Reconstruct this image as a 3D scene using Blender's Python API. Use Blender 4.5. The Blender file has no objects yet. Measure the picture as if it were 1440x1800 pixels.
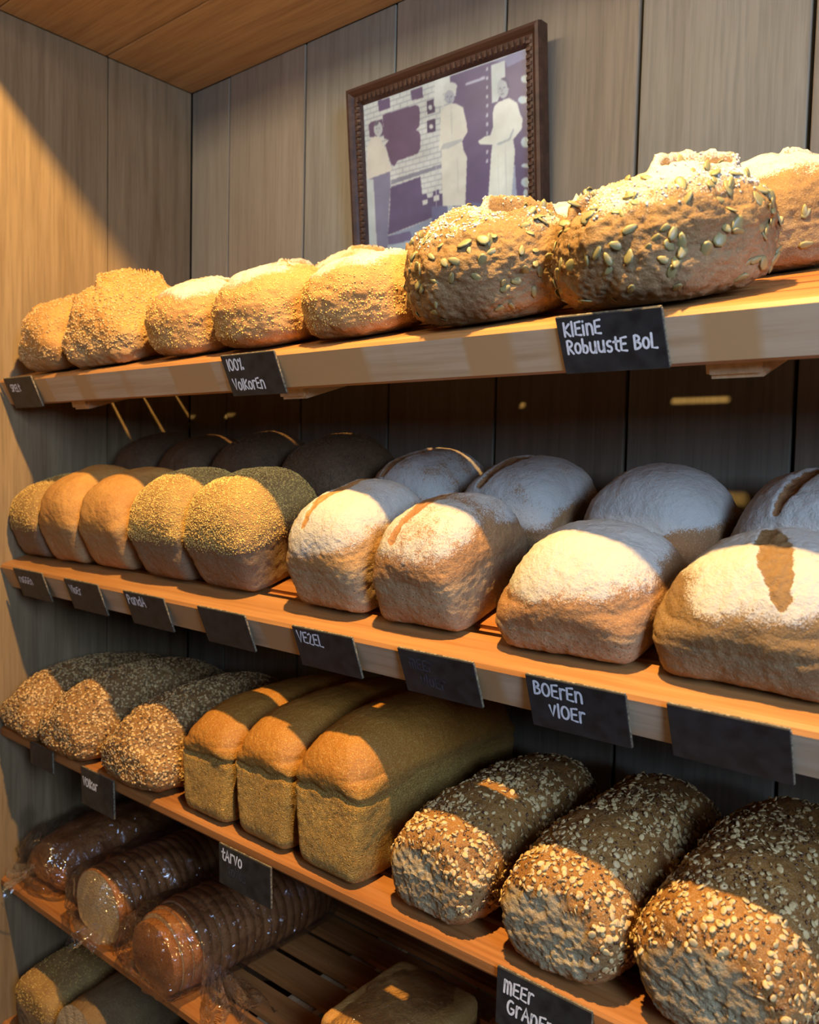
import bpy, bmesh, math, random
import numpy as np
from mathutils import Matrix, Vector, Euler

C = bpy.context.scene.collection
SC = bpy.context.scene
R = math.radians
Z0 = 1.5            # height of the camera above the shop floor
rng = np.random.RandomState(7)
random.seed(7)

# ------------------------------------------------------------------ camera, light, exposure
def camera():
    yaw, pit, rol = R(39.1445), R(3.2903), R(1.32797)
    f = Vector((-math.sin(yaw)*math.cos(pit), math.cos(yaw)*math.cos(pit), -math.sin(pit)))
    r = f.cross(Vector((0, 0, 1))).normalized(); u = r.cross(f)
    r2 = math.cos(rol)*r + math.sin(rol)*u
    u2 = -math.sin(rol)*r + math.cos(rol)*u
    cd = bpy.data.cameras.new('camera'); co = bpy.data.objects.new('camera', cd); C.objects.link(co)
    m = Matrix((r2, u2, -f)).transposed().to_4x4(); m.translation = (0, 0, Z0)
    co.matrix_world = m
    cd.sensor_fit = 'HORIZONTAL'; cd.sensor_width = 36; cd.lens = 36.0
    cd.clip_start = 0.02
    cd.dof.use_dof = True; cd.dof.focus_distance = 0.84; cd.dof.aperture_fstop = 10.0
    SC.camera = co
camera()

def lamp(kind, name, loc, target, energy, color, **kw):
    d = bpy.data.lights.new(name, kind); o = bpy.data.objects.new(name, d); C.objects.link(o)
    o.location = loc
    o.rotation_euler = (Vector(target)-Vector(loc)).to_track_quat('-Z', 'Y').to_euler()
    d.energy = energy; d.color = color
    for k, v in kw.items(): setattr(d, k, v)
    return o
# warm halogen spot above and in front of the shelves; cool daylight from the shop window on the right
lamp('SPOT', 'halogen_spot', (-0.33, 0.35, Z0+0.886), (-0.72, 0.72, Z0-0.25), 136, (1.0, 0.61, 0.20),
     spot_size=R(160), spot_blend=0.15, shadow_soft_size=0.016)
lamp('AREA', 'shop_window_daylight', (1.00, -0.26, Z0+0.43), (-0.20, 0.8, Z0+0.04), 31, (0.48, 0.68, 1.0),
     shape='RECTANGLE', size=0.40, size_y=0.65)
lamp('AREA', 'shop_ceiling_glow', (-0.65, -0.20, Z0+0.84), (-0.62, 0.95, Z0+0.46), 3.2, (1.0, 0.82, 0.60),
     shape='RECTANGLE', size=1.5, size_y=0.12, spread=R(75))
w = bpy.data.worlds.new('room_ambient'); SC.world = w; w.use_nodes = True
w.node_tree.nodes['Background'].inputs[0].default_value = (0.75, 0.78, 0.9, 1)
w.node_tree.nodes['Background'].inputs[1].default_value = 0.008
SC.view_settings.view_transform = 'Standard'; SC.view_settings.look = 'None'
SC.view_settings.gamma = 1; SC.view_settings.use_curve_mapping = False
SC.view_settings.exposure = 0.0

# ------------------------------------------------------------------ materials
def nodes(name):
    m = bpy.data.materials.new(name); m.use_nodes = True
    nt = m.node_tree; return m, nt, nt.nodes['Principled BSDF']
def N(nt, typ, ins=None, **kw):
    n = nt.nodes.new(typ)
    for k, v in kw.items(): setattr(n, k, v)
    if ins:
        for k, v in ins.items():
            if isinstance(v, bpy.types.NodeSocket): nt.links.new(v, n.inputs[k])
            else: n.inputs[k].default_value = v
    return n
def ramp(nt, fac, stops, interp='LINEAR'):
    n = nt.nodes.new('ShaderNodeValToRGB'); nt.links.new(fac, n.inputs[0])
    e = n.color_ramp.elements; n.color_ramp.interpolation = interp
    while len(e) < len(stops): e.new(0.5)
    for i, (p, c) in enumerate(stops):
        e[i].position = p; e[i].color = c if len(c) == 4 else (*c, 1)
    return n.outputs[0]
def mix(nt, fac, a, b, mode='MIX'):
    n = nt.nodes.new('ShaderNodeMix'); n.data_type = 'RGBA'; n.blend_type = mode
    for idx, v in ((0, fac), (6, a), (7, b)):
        if isinstance(v, bpy.types.NodeSocket): nt.links.new(v, n.inputs[idx])
        else: n.inputs[idx].default_value = v if idx == 0 or len(v) == 4 else (*v, 1)
    return n.outputs[2]
def math_(nt, op, a, b=0.0, clamp=False):
    n = nt.nodes.new('ShaderNodeMath'); n.operation = op; n.use_clamp = clamp
    for i, v in enumerate((a, b)):
        if isinstance(v, bpy.types.NodeSocket): nt.links.new(v, n.inputs[i])
        else: n.inputs[i].default_value = v
    return n.outputs[0]

def wood(name, c1, c2, c3, axis=2, rough=0.6, tone=0.25, knots=0.5, grain=1.0, bump=0.25, hue=0.0, patch=None):
    """grain runs along the given axis of the object; every board gets its own random shift and tone"""
    m, nt, b = nodes(name)
    tc = N(nt, 'ShaderNodeTexCoord'); oi = N(nt, 'ShaderNodeObjectInfo')
    sh = N(nt, 'ShaderNodeVectorMath', {0: tc.outputs['Object']}, operation='ADD')
    cv = N(nt, 'ShaderNodeCombineXYZ', {0: math_(nt, 'MULTIPLY', oi.outputs['Random'], 37.0), 1: math_(nt, 'MULTIPLY', oi.outputs['Random'], 91.0), 2: math_(nt, 'MULTIPLY', oi.outputs['Random'], 53.0)})
    nt.links.new(cv.outputs[0], sh.inputs[1])
    s = [1.0, 1.0, 1.0]; s[axis] = 0.045
    mp = N(nt, 'ShaderNodeMapping', {'Vector': sh.outputs[0], 'Scale': s})
    s2 = [1.0, 1.0, 1.0]; s2[axis] = 0.25
    mp2 = N(nt, 'ShaderNodeMapping', {'Vector': sh.outputs[0], 'Scale': s2})
    big = N(nt, 'ShaderNodeTexNoise', {'Vector': mp2.outputs[0], 'Scale': 9.0, 'Detail': 3.0, 'Distortion': 0.6})
    ring = N(nt, 'ShaderNodeTexNoise', {'Vector': mp.outputs[0], 'Scale': 60.0*grain, 'Detail': 6.0, 'Roughness': 0.62, 'Distortion': 0.35})
    fine = N(nt, 'ShaderNodeTexNoise', {'Vector': mp.outputs[0], 'Scale': 260.0*grain, 'Detail': 2.0})
    col = ramp(nt, ring.outputs[0], [(0.30, c2), (0.5, c1), (0.72, c3)])
    col = mix(nt, math_(nt, 'MULTIPLY', ramp(nt, big.outputs[0], [(0.42, (0, 0, 0)), (0.68, (1, 1, 1))]), 0.4), col, c2)
    col = mix(nt, math_(nt, 'MULTIPLY', ramp(nt, fine.outputs[0], [(0.45, (0, 0, 0)), (0.7, (1, 1, 1))]), 0.28), col, [v*0.55 for v in c2])
    s3 = [1.0, 1.0, 1.0]; s3[axis] = 0.62
    mp3 = N(nt, 'ShaderNodeMapping', {'Vector': sh.outputs[0], 'Scale': s3})
    vo = N(nt, 'ShaderNodeTexVoronoi', {'Vector': mp3.outputs[0], 'Scale': 5.0, 'Randomness': 1.0})
    kn = ramp(nt, vo.outputs['Distance'], [(0.045, (1, 1, 1)), (0.10, (0, 0, 0))])
    col = mix(nt, math_(nt, 'MULTIPLY', kn, knots), col, [v*0.35 for v in c2])
    if patch:   # varnish left between the places where cards and tape sat
        sx = N(nt, 'ShaderNodeSeparateXYZ', {0: tc.outputs['Object']})
        pn = N(nt, 'ShaderNodeTexNoise', {'Scale': 5.5, 'Detail': 1.0}, noise_dimensions='1D'); nt.links.new(sx.outputs[0], pn.inputs['W'])
        col = mix(nt, ramp(nt, pn.outputs[0], [(0.50, (0, 0, 0)), (0.515, (1, 1, 1))]), col, patch)
    if hue:     # every board weathered to its own greyer or warmer cast
        r2 = math_(nt, 'FRACT', math_(nt, 'MULTIPLY', oi.outputs['Random'], 17.0))
        col = mix(nt, math_(nt, 'MULTIPLY', r2, hue), col, mix(nt, 1.0, col, (0.78, 0.98, 1.15), 'MULTIPLY'))
    v = math_(nt, 'ADD', math_(nt, 'MULTIPLY', oi.outputs['Random'], tone), 1-tone/2)
    hs = N(nt, 'ShaderNodeHueSaturation', {'Color': col, 'Value': v}); nt.links.new(hs.outputs[0], b.inputs['Base Color'])
    h = math_(nt, 'ADD', ring.outputs[0], math_(nt, 'MULTIPLY', fine.outputs[0], 0.4))
    bp = N(nt, 'ShaderNodeBump', {'Height': h, 'Strength': bump, 'Distance': 0.0015}); nt.links.new(bp.outputs[0], b.inputs['Normal'])
    b.inputs['Roughness'].default_value = rough
    b.inputs['Specular IOR Level'].default_value = 0.35
    return m

M = {}
M['wall'] = wood('weathered_pine', (0.290, 0.238, 0.165), (0.235, 0.188, 0.127), (0.33, 0.275, 0.195), rough=0.75, tone=0.28, knots=0.8, hue=0.7)
M['wall_side'] = wood('pine_side', (0.27, 0.185, 0.095), (0.19, 0.122, 0.056), (0.33, 0.23, 0.12), rough=0.7, tone=0.12)
M['ceil'] = wood('pine_ceiling', (0.50, 0.34, 0.15), (0.35, 0.22, 0.09), (0.60, 0.42, 0.20), axis=0, rough=0.6, tone=0.2)
M['rail'] = wood('beech_rail', (0.40, 0.19, 0.065), (0.32, 0.14, 0.045), (0.47, 0.25, 0.095), axis=0, rough=0.38, tone=0.05, knots=0.0, grain=0.8, bump=0.12)
M['slat'] = wood('oiled_slat', (0.40, 0.165, 0.05), (0.27, 0.10, 0.028), (0.48, 0.22, 0.075), axis=0, rough=0.33, tone=0.2, knots=0.0, grain=0.8, bump=0.12)
M['rail_face'] = wood('worn_rail_face', (0.52, 0.40, 0.27), (0.44, 0.30, 0.17), (0.60, 0.48, 0.34), axis=0, rough=0.42, tone=0.05, knots=0.0, grain=0.8, bump=0.12, patch=(0.46, 0.29, 0.14))
M['cleat'] = wood('pale_cleat', (0.66, 0.48, 0.28), (0.52, 0.36, 0.19), (0.74, 0.56, 0.35), axis=1, rough=0.55, tone=0.1, knots=0.0)
M['frame'] = wood('dark_frame', (0.060, 0.028, 0.016), (0.03, 0.014, 0.009), (0.10, 0.05, 0.03), axis=0, rough=0.5, tone=0.1, knots=0.0)

def plain(name, c, rough=0.6, **kw):
    m, nt, b = nodes(name)
    tc = N(nt, 'ShaderNodeTexCoord')
    n = N(nt, 'ShaderNodeTexNoise', {'Vector': tc.outputs['Object'], 'Scale': kw.get('scale', 60.0), 'Detail': 4.0})
    a = kw.get('amt', 0.25)
    col = ramp(nt, n.outputs[0], [(0.3, [v*(1-a) for v in c]), (0.7, [min(1, v*(1+a)) for v in c])])
    nt.links.new(col, b.inputs['Base Color']); b.inputs['Roughness'].default_value = rough
    if kw.get('bump'):
        bp = N(nt, 'ShaderNodeBump', {'Height': n.outputs[0], 'Strength': kw['bump'], 'Distance': 0.001}); nt.links.new(bp.outputs[0], b.inputs['Normal'])
    return m
M['board'] = plain('chalkboard', (0.020, 0.022, 0.024), 0.5, scale=70, amt=0.5)
M['board_edge'] = plain('worn_board_edge', (0.17, 0.14, 0.09), 0.6, scale=400, amt=0.8)
M['chalk'] = plain('chalk_marker', (0.82, 0.85, 0.92), 0.7, scale=900, amt=0.12)
M['smudge'] = plain('rubbed_chalk', (0.040, 0.046, 0.060), 0.6, scale=90, amt=0.5)
M['floor'] = plain('floor_tiles', (0.16, 0.13, 0.11), 0.5, scale=6)
M['gap'] = plain('dark_backing', (0.012, 0.010, 0.008), 0.9)
M['oat'] = plain('oat_flake', (0.62, 0.44, 0.20), 0.5, scale=120, amt=0.35)
M['flax'] = plain('brown_flax', (0.13, 0.06, 0.028), 0.35, scale=120, amt=0.4)
M['pumpkin'] = plain('pumpkin_seed', (0.215, 0.195, 0.085), 0.45, scale=60, amt=0.25)
M['semolina'] = plain('semolina_grit', (0.74, 0.50, 0.14), 0.6, scale=250, amt=0.35)
M['sesame'] = plain('sesame_mix', (0.58, 0.38, 0.16), 0.5, scale=220, amt=0.4)
M['sesame_dark'] = plain('dark_seed_mix', (0.15, 0.09, 0.042), 0.5, scale=220, amt=0.5)
M['flour_clump'] = plain('flour_clump', (0.64, 0.61, 0.55), 0.9, scale=200, amt=0.1)

def bread(name, top, side, dark, flour_thr=0.5, pore=0.5, fine=700.0, fine_b=0.35, wrinkle=0.0, rough=0.62, speck=0.0, patchy=1.0):
    """crust: attribute 'mask' R = flour, G = torn crust, B = pale tin side / crumb"""
    m, nt, b = nodes(name)
    tc = N(nt, 'ShaderNodeTexCoord'); oi = N(nt, 'ShaderNodeObjectInfo')
    sh = N(nt, 'ShaderNodeVectorMath', {0: tc.outputs['Object']}, operation='ADD')
    cv = N(nt, 'ShaderNodeCombineXYZ', {0: math_(nt, 'MULTIPLY', oi.outputs['Random'], 7.0), 1: math_(nt, 'MULTIPLY', oi.outputs['Random'], 3.0), 2: 0.0}); nt.links.new(cv.outputs[0], sh.inputs[1])
    P = sh.outputs[0]
    at = N(nt, 'ShaderNodeAttribute', attribute_name='mask'); sp = N(nt, 'ShaderNodeSeparateColor', {0: at.outputs['Color']})
    n1 = N(nt, 'ShaderNodeTexNoise', {'Vector': P, 'Scale': 22.0, 'Detail': 5.0, 'Roughness': 0.6})
    n2 = N(nt, 'ShaderNodeTexNoise', {'Vector': P, 'Scale': 150.0, 'Detail': 5.0, 'Roughness': 0.7})
    n3 = N(nt, 'ShaderNodeTexNoise', {'Vector': P, 'Scale': fine, 'Detail': 3.0, 'Roughness': 0.7})
    col = mix(nt, sp.outputs[2], top, side)
    col = mix(nt, math_(nt, 'MULTIPLY', ramp(nt, n1.outputs[0], [(0.38, (0, 0, 0)), (0.66, (1, 1, 1))]), 0.55*patchy), col, dark)
    col = mix(nt, math_(nt, 'MULTIPLY', ramp(nt, n2.outputs[0], [(0.50, (0, 0, 0)), (0.75, (1, 1, 1))]), 0.45), col, dark)
    light = [min(0.9, v*1.7+0.05) for v in side]
    col = mix(nt, math_(nt, 'MULTIPLY', ramp(nt, n3.outputs[0], [(0.52, (0, 0, 0)), (0.72, (1, 1, 1))]), 0.45), col, light)
    if speck:
        vo = N(nt, 'ShaderNodeTexVoronoi', {'Vector': P, 'Scale': 190.0})
        k = ramp(nt, vo.outputs['Distance'], [(0.10, (1, 1, 1)), (0.2, (0, 0, 0))])
        col = mix(nt, math_(nt, 'MULTIPLY', math_(nt, 'MULTIPLY', k, sp.outputs[2]), speck), col, (0.10, 0.05, 0.025))
    tear = mix(nt, n2.outputs[0], [min(0.9, v*1.35) for v in top], dark)
    col = mix(nt, sp.outputs[1], col, tear)
    # flour: solid where the mask is high, breaking up into grains where it thins
    nf = math_(nt, 'ADD', math_(nt, 'MULTIPLY', n1.outputs[0], 1.3), math_(nt, 'MULTIPLY', n3.outputs[0], 1.15))
    nf = math_(nt, 'ADD', nf, math_(nt, 'MULTIPLY', n2.outputs[0], 0.45))
    fm = math_(nt, 'SUBTRACT', math_(nt, 'ADD', sp.outputs[0], nf), 1.93)
    fm = math_(nt, 'MULTIPLY', fm, 4.0, True)
    fm = math_(nt, 'MULTIPLY', fm, math_(nt, 'MULTIPLY', sp.outputs[0], 4.0, True))
    fl = math_(nt, 'MULTIPLY', fm, 0.90)
    col = mix(nt, fl, col, (0.52, 0.50, 0.45))
    nt.links.new(col, b.inputs['Base Color'])
    vor = N(nt, 'ShaderNodeTexVoronoi', {'Vector': P, 'Scale': 330.0}); 
    h = math_(nt, 'ADD', math_(nt, 'MULTIPLY', n2.outputs[0], 1.0), math_(nt, 'MULTIPLY', n3.outputs[0], fine_b))
    h = math_(nt, 'ADD', h, math_(nt, 'MULTIPLY', vor.outputs['Distance'], pore*0.5))
    if wrinkle:
        mpw = N(nt, 'ShaderNodeMapping', {'Vector': P, 'Scale': (1, 1, 1.6)})
        wv = N(nt, 'ShaderNodeTexNoise', {'Vector': mpw.outputs[0], 'Scale': 240.0, 'Detail': 2.0, 'Distortion': 1.4})
        rid = math_(nt, 'ABSOLUTE', math_(nt, 'SUBTRACT', wv.outputs[0], 0.5))
        h = math_(nt, 'ADD', h, math_(nt, 'MULTIPLY', math_(nt, 'MULTIPLY', rid, sp.outputs[2]), wrinkle*16))
    bp = N(nt, 'ShaderNodeBump', {'Height': h, 'Strength': 0.75, 'Distance': 0.0022}); nt.links.new(bp.outputs[0], b.inputs['Normal'])
    r = math_(nt, 'ADD', math_(nt, 'MULTIPLY', fm, 0.3), rough); nt.links.new(r, b.inputs['Roughness'])
    b.inputs['Specular IOR Level'].default_value = 0.3
    b.inputs['Subsurface Weight'].default_value = 0.0
    return m
M['golden'] = bread('golden_crust', (0.52, 0.27, 0.07), (0.36, 0.23, 0.105), (0.34, 0.14, 0.035))
M['boule'] = bread('boule_crust', (0.42, 0.22, 0.075), (0.46, 0.27, 0.11), (0.26, 0.12, 0.04), fine_b=0.6)
M['brown'] = bread('rye_crust', (0.225, 0.135, 0.052), (0.25, 0.165, 0.08), (0.12, 0.064, 0.026), fine_b=0.6)
M['wheat'] = bread('wheat_tin_crust', (0.42, 0.235, 0.085), (0.38, 0.27, 0.15), (0.27, 0.135, 0.05), speck=0.9, fine_b=0.5)
M['floury'] = bread('floury_tin_crust', (0.31, 0.16, 0.065), (0.36, 0.25, 0.135), (0.20, 0.095, 0.04), speck=0.9, fine_b=0.5)
M['gritty'] = bread('gritty_tin_crust', (0.42, 0.25, 0.07), (0.21, 0.145, 0.085), (0.22, 0.11, 0.04), speck=0.9, fine_b=0.6)
M['dark_tin'] = bread('dark_tin_crust', (0.15, 0.085, 0.040), (0.18, 0.105, 0.055), (0.06, 0.03, 0.015), fine_b=0.6)
M['tarvo'] = bread('smooth_tin_crust', (0.38, 0.155, 0.024), (0.62, 0.37, 0.095), (0.28, 0.10, 0.016), wrinkle=1.0, pore=0.3, fine_b=0.2, rough=0.42, patchy=0.5)
M['multi'] = bread('multigrain_crust', (0.35, 0.16, 0.034), (0.44, 0.35, 0.20), (0.17, 0.068, 0.016), fine_b=0.6, rough=0.5)
M['seeded'] = bread('seeded_crust', (0.30, 0.155, 0.05), (0.34, 0.16, 0.045), (0.15, 0.07, 0.022), fine_b=0.5)
M['bagged'] = bread('bagged_crust', (0.30, 0.115, 0.03), (0.36, 0.15, 0.045), (0.20, 0.065, 0.018), rough=0.5)
M['crumb'] = bread('sliced_crumb', (0.56, 0.42, 0.24), (0.60, 0.46, 0.27), (0.46, 0.32, 0.17), pore=1.2)

def bag_material():
    m = bpy.data.materials.new('clear_plastic_bag'); m.use_nodes = True; nt = m.node_tree
    nt.nodes.remove(nt.nodes['Principled BSDF']); out = nt.nodes['Material Output']
    tc = N(nt, 'ShaderNodeTexCoord')
    n = N(nt, 'ShaderNodeTexNoise', {'Vector': tc.outputs['Object'], 'Scale': 38.0, 'Detail': 3.0, 'Distortion': 1.2})
    rid = math_(nt, 'ABSOLUTE', math_(nt, 'SUBTRACT', n.outputs[0], 0.5))
    bp = N(nt, 'ShaderNodeBump', {'Height': rid, 'Strength': 0.9, 'Distance': 0.012})
    tr = N(nt, 'ShaderNodeBsdfTransparent', {'Color': (0.98, 0.98, 0.97, 1)})
    df = N(nt, 'ShaderNodeBsdfDiffuse', {'Color': (0.85, 0.87, 0.9, 1)}); hz = N(nt, 'ShaderNodeMixShader', {0: 0.006, 1: tr.outputs[0], 2: df.outputs[0]})
    gl = N(nt, 'ShaderNodeBsdfGlossy', {'Color': (1, 1, 1, 1), 'Roughness': 0.08, 'Normal': bp.outputs[0]})
    lw = N(nt, 'ShaderNodeLayerWeight', {'Blend': 0.32, 'Normal': bp.outputs[0]})
    f = math_(nt, 'ADD', math_(nt, 'MULTIPLY', lw.outputs['Fresnel'], 0.60), 0.035, True)
    mx = N(nt, 'ShaderNodeMixShader', {0: f, 1: hz.outputs[0], 2: gl.outputs[0]})
    nt.links.new(mx.outputs[0], out.inputs[0]); return m
M['bag'] = bag_material()

# ------------------------------------------------------------------ helpers
def link(name, me, mat, parent=None):
    o = bpy.data.objects.new(name, me); C.objects.link(o)
    if mat is not None and not me.materials: me.materials.append(mat)
    if parent: o.parent = parent
    return o
def tag(o, label=None, cat=None, group=None, kind=None):
    for k, v in (('label', label), ('category', cat), ('group', group), ('kind', kind)):
        if v: o[k] = v
    return o
def empty(name, loc=(0, 0, 0), rot=(0, 0, 0)):
    o = bpy.data.objects.new(name, None); C.objects.link(o); o.location = loc; o.rotation_euler = rot
    o.empty_display_size = 0.02
    return o
def np_mesh(name, verts, faces, smooth=True):
    me = bpy.data.meshes.new(name); faces = np.asarray(faces, dtype=np.int32); k = faces.shape[1]
    me.vertices.add(len(verts)); me.vertices.foreach_set('co', np.asarray(verts, dtype=np.float32).ravel())
    me.loops.add(faces.size); me.loops.foreach_set('vertex_index', faces.ravel())
    me.polygons.add(len(faces)); me.polygons.foreach_set('loop_start', np.arange(0, faces.size, k, dtype=np.int32))
    me.polygons.foreach_set('loop_total', np.full(len(faces), k, dtype=np.int32))
    if smooth: me.polygons.foreach_set('use_smooth', np.ones(len(faces), dtype=bool))
    me.update(calc_edges=True); me.validate(); return me
def box(name, x0, x1, y0, y1, z0, z1, mat, parent=None, bevel=0.002, seg=1):
    bm = bmesh.new(); bmesh.ops.create_cube(bm, size=1)
    for v in bm.verts: v.co = Vector(((x0+x1)/2+v.co.x*(x1-x0), (y0+y1)/2+v.co.y*(y1-y0), (z0+z1)/2+v.co.z*(z1-z0)))
    if bevel: bmesh.ops.bevel(bm, geom=bm.edges[:], offset=bevel, segments=seg, affect='EDGES')
    me = bpy.data.meshes.new(name); bm.to_mesh(me); bm.free(); return link(name, me, mat, parent)
def prism(name, prof, x0, x1, mat, parent=None, smooth=False):
    """a (y, z) outline run along x"""
    n = len(prof); v = [(x0, y, z) for y, z in prof]+[(x1, y, z) for y, z in prof]
    f = [(i, (i+1) % n, n+(i+1) % n, n+i) for i in range(n)]
    me = bpy.data.meshes.new(name); me.from_pydata(v, [], f+[tuple(range(n))[::-1], tuple(range(n, 2*n))])
    bm = bmesh.new(); bm.from_mesh(me); bmesh.ops.recalc_face_normals(bm, faces=bm.faces[:]); bm.to_mesh(me); bm.free()
    return link(name, me, mat, parent)

# value noise, vectorised
_perm = np.random.RandomState(3).rand(64, 64, 64).astype(np.float32)
def vnoise(p):
    i = np.floor(p).astype(int); f = p-i; f = f*f*(3-2*f); i &= 63; j = (i+1) & 63
    x0, y0, z0 = i.T; x1, y1, z1 = j.T; fx, fy, fz = f.T
    a = _perm[x0, y0, z0]*(1-fx)+_perm[x1, y0, z0]*fx; b = _perm[x0, y1, z0]*(1-fx)+_perm[x1, y1, z0]*fx
    c = _perm[x0, y0, z1]*(1-fx)+_perm[x1, y0, z1]*fx; d = _perm[x0, y1, z1]*(1-fx)+_perm[x1, y1, z1]*fx
    return ((a*(1-fy)+b*fy)*(1-fz)+(c*(1-fy)+d*fy)*fz)*2-1
def fbm(p, freq, octv=3, seed=0, rough=0.5):
    o = 0; a = 1
    for k in range(octv):
        o = o+a*vnoise(p*freq*(2**k)+seed*11.3+k*7.1+100); a *= rough
    return o
def sst(a, b, x):
    t = np.clip((x-a)/(b-a), 0, 1); return t*t*(3-2*t)

_cube = {}
def cube_sphere(n):
    if n in _cube: return _cube[n]
    t = np.tan(np.linspace(-1, 1, n+1)*math.pi/4*0.98)/math.tan(math.pi/4*0.98)
    key = {}; V = []; F = []
    def vid(p):
        k = (round(p[0], 5), round(p[1], 5), round(p[2], 5))
        if k not in key: key[k] = len(V); V.append(p)
        return key[k]
    for ax in range(3):
        for s in (-1, 1):
            g = np.empty((n+1, n+1), dtype=int)
            for i in range(n+1):
                for j in range(n+1):
                    p = [0, 0, 0]; p[ax] = float(s); p[(ax+1) % 3] = float(t[i]); p[(ax+2) % 3] = float(t[j]); g[i, j] = vid(tuple(p))
            for i in range(n):
                for j in range(n):
                    q = (g[i, j], g[i+1, j], g[i+1, j+1], g[i, j+1]); F.append(q if s > 0 else q[::-1])
    _cube[n] = (np.array(V), np.array(F)); return _cube[n]
def vnormals(V, F):
    a = V[F[:, 2]]-V[F[:, 0]]; b = V[F[:, 3]]-V[F[:, 1]]; fn = np.cross(a, b); vn = np.zeros_like(V)
    for k in range(4):
        for c in range(3): vn[:, c] += np.bincount(F[:, k], weights=fn[:, c], minlength=len(V))
    return vn/(np.linalg.norm(vn, axis=1, keepdims=True)+1e-12), fn

def loaf_shape(kind, W, L, H, n=48, seed=0, tears=(), flour=0.0, lump=1.0, o=None):
    """returns verts, faces, mask; base on z=0, centred in x and y, front towards -y"""
    o = o or {}
    V, F = cube_sphere(n); p = V.copy()
    aT, aB, b, zm, tb = {'tin': (2.7, 14, 4.0, 0.52, 0.80), 'round': (2.1, 4.2, 2.15, 0.44, 1.0), 'long': (2.2, 4.5, 3.4, 0.42, 0.98),
                         'pan': (3.2, 12, 9, 0.60, 0.90), 'box': (11, 14, 13, 0.5, 0.985), 'dome': (2.3, 3.6, 2.9, 0.36, 0.95)}[kind]
    aT = o.get('aT', aT); b = o.get('b', b); zm = o.get('zm', zm); tb = o.get('tb', tb)
    up = sst(-0.15, 0.35, p[:, 2]); a = aB*(1-up)+aT*up
    ax, ay, az = np.abs(p).T
    if kind == 'round':
        bb = 2.05; rr = (ax**bb+ay**bb)**(1/bb); nrm = (rr**a+az**a)**(1/a)
    else:
        rr = (ax**a+az**a)**(1/a); bv = o.get('bB', max(b, 7.0))*(1-up)+b*up; nrm = (rr**bv+ay**bv)**(1/bv)
    q = p/nrm[:, None]
    x, y, z = q.T
    zz = np.where(z < 0, zm*(1+z), zm+(1-zm)*z)             # 0..1
    # taper towards the base
    t = np.clip(zz/zm, 0, 1); ws = tb+(1-tb)*t
    wy = 1-(1-tb)*o.get('ty', 0.45)*(1-t)
    edge = o.get('crease', 0.035)
    crease = np.zeros(len(p))
    if kind == 'tin' and o.get('rim', 1):
        wob = 0.03*vnoise(np.c_[x*3, y*3, np.zeros(len(p))]+seed)
        crease = np.exp(-((zz-zm*0.99-wob)/0.028)**2)
        bulge = np.exp(-((zz-zm-0.15)/0.13)**2)
        ws = ws+o.get('bulge', 0.02)*bulge-edge*crease; wy = wy+0.5*o.get('bulge', 0.02)*bulge-edge*0.6*crease
    X = x*ws*W/2; Y = y*wy*L/2; Z = zz*H
    # crown: a touch lower at the two ends
    if kind in ('tin', 'long', 'pan'):
        Z = Z*(1-o.get('sag', 0.10)*np.abs(y)**3*sst(0.3, 0.9, zz))
    P = np.c_[X, Y, Z]
    mask = np.zeros((len(p), 4)); mask[:, 3] = 1
    up2 = sst(0.45, 0.8, zz)
    fl = np.zeros(len(p))
    if flour:
        fl = flour*sst(o.get('f0', 0.5), o.get('f1', 0.95), zz+0.10*fbm(P, 18, 2, seed))
    lift = np.zeros(len(p)); tm = np.zeros(len(p))
    for (x0, y0, x1, y1, wd, dp) in tears:
        d0 = np.array([x1-x0, y1-y0]); l2 = (d0**2).sum()
        u = np.clip(((x-x0)*d0[0]+(y-y0)*d0[1])/l2, 0, 1)
        nx, ny = -d0[1]/math.sqrt(l2), d0[0]/math.sqrt(l2)
        dx = x-(x0+u*d0[0]); dy = y-(y0+u*d0[1])
        dd = np.sqrt((dx*W/2)**2+(dy*L/2)**2)+0.0022*fbm(P, 110, 2, seed+5)+0.003*fbm(P, 30, 2, seed+6)
        side = np.sign(dx*nx+dy*ny)
        wloc = wd*(0.35+0.65*np.sin(np.pi*np.clip(u, 0.04, 0.96)))
        k = (1-sst(wloc*0.55, wloc, dd))*up2
        tm = np.maximum(tm, k)
        lip = np.exp(-((dd-wloc*1.12)/(wd*0.28))**2)*up2*np.where(side > 0, 1.0, 0.35)
        lift += -dp*k+dp*0.8*lip*o.get('lip', 1.0)
    mask[:, 1] = tm
    mask[:, 0] = fl*(1-tm*o.get('noflour', 0.85))
    pale = 1-sst(zm*0.8, zm*1.25, zz)
    if 'patch' in o:    # pale, torn end where loaves touched in the oven
        px, pz, pw, ph = o['patch']
        dd = np.sqrt(((X-px)/pw)**2+((Z-pz)/ph)**2)+0.16*fbm(P, 55, 3, seed+2)
        pp = (1-sst(0.85, 1.05, dd))*sst(0.1, 0.3, -y); pale = np.maximum(pp, pale*0.25)
        lift = lift-0.001*pp
        P[:, 1] += 0.0013*pp*fbm(P, 150, 3, seed+9, 0.7)
    mask[:, 2] = pale
    vn, _ = vnormals(P, F)
    base = sst(0.0, 0.06, zz)
    d = lump*(0.0035*fbm(P, 14, 2, seed)+0.0016*fbm(P, 48, 3, seed+1)+0.0009*fbm(P, 190, 3, seed+3, 0.7))*base
    P = P+vn*(d*(1+0.8*tm))[:, None]; P[:, 2] += lift
    if o.get('wave'):   # baker's cuts across a long loaf: shallow transverse swells
        P[:, 2] += o['wave']*np.sin(Y/L*math.pi*o.get('nw', 6)+X/W*1.2)*up2
    P[:, 2] = np.maximum(P[:, 2], 0.0)
    return P, F, mask, vn, zz, q

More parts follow.
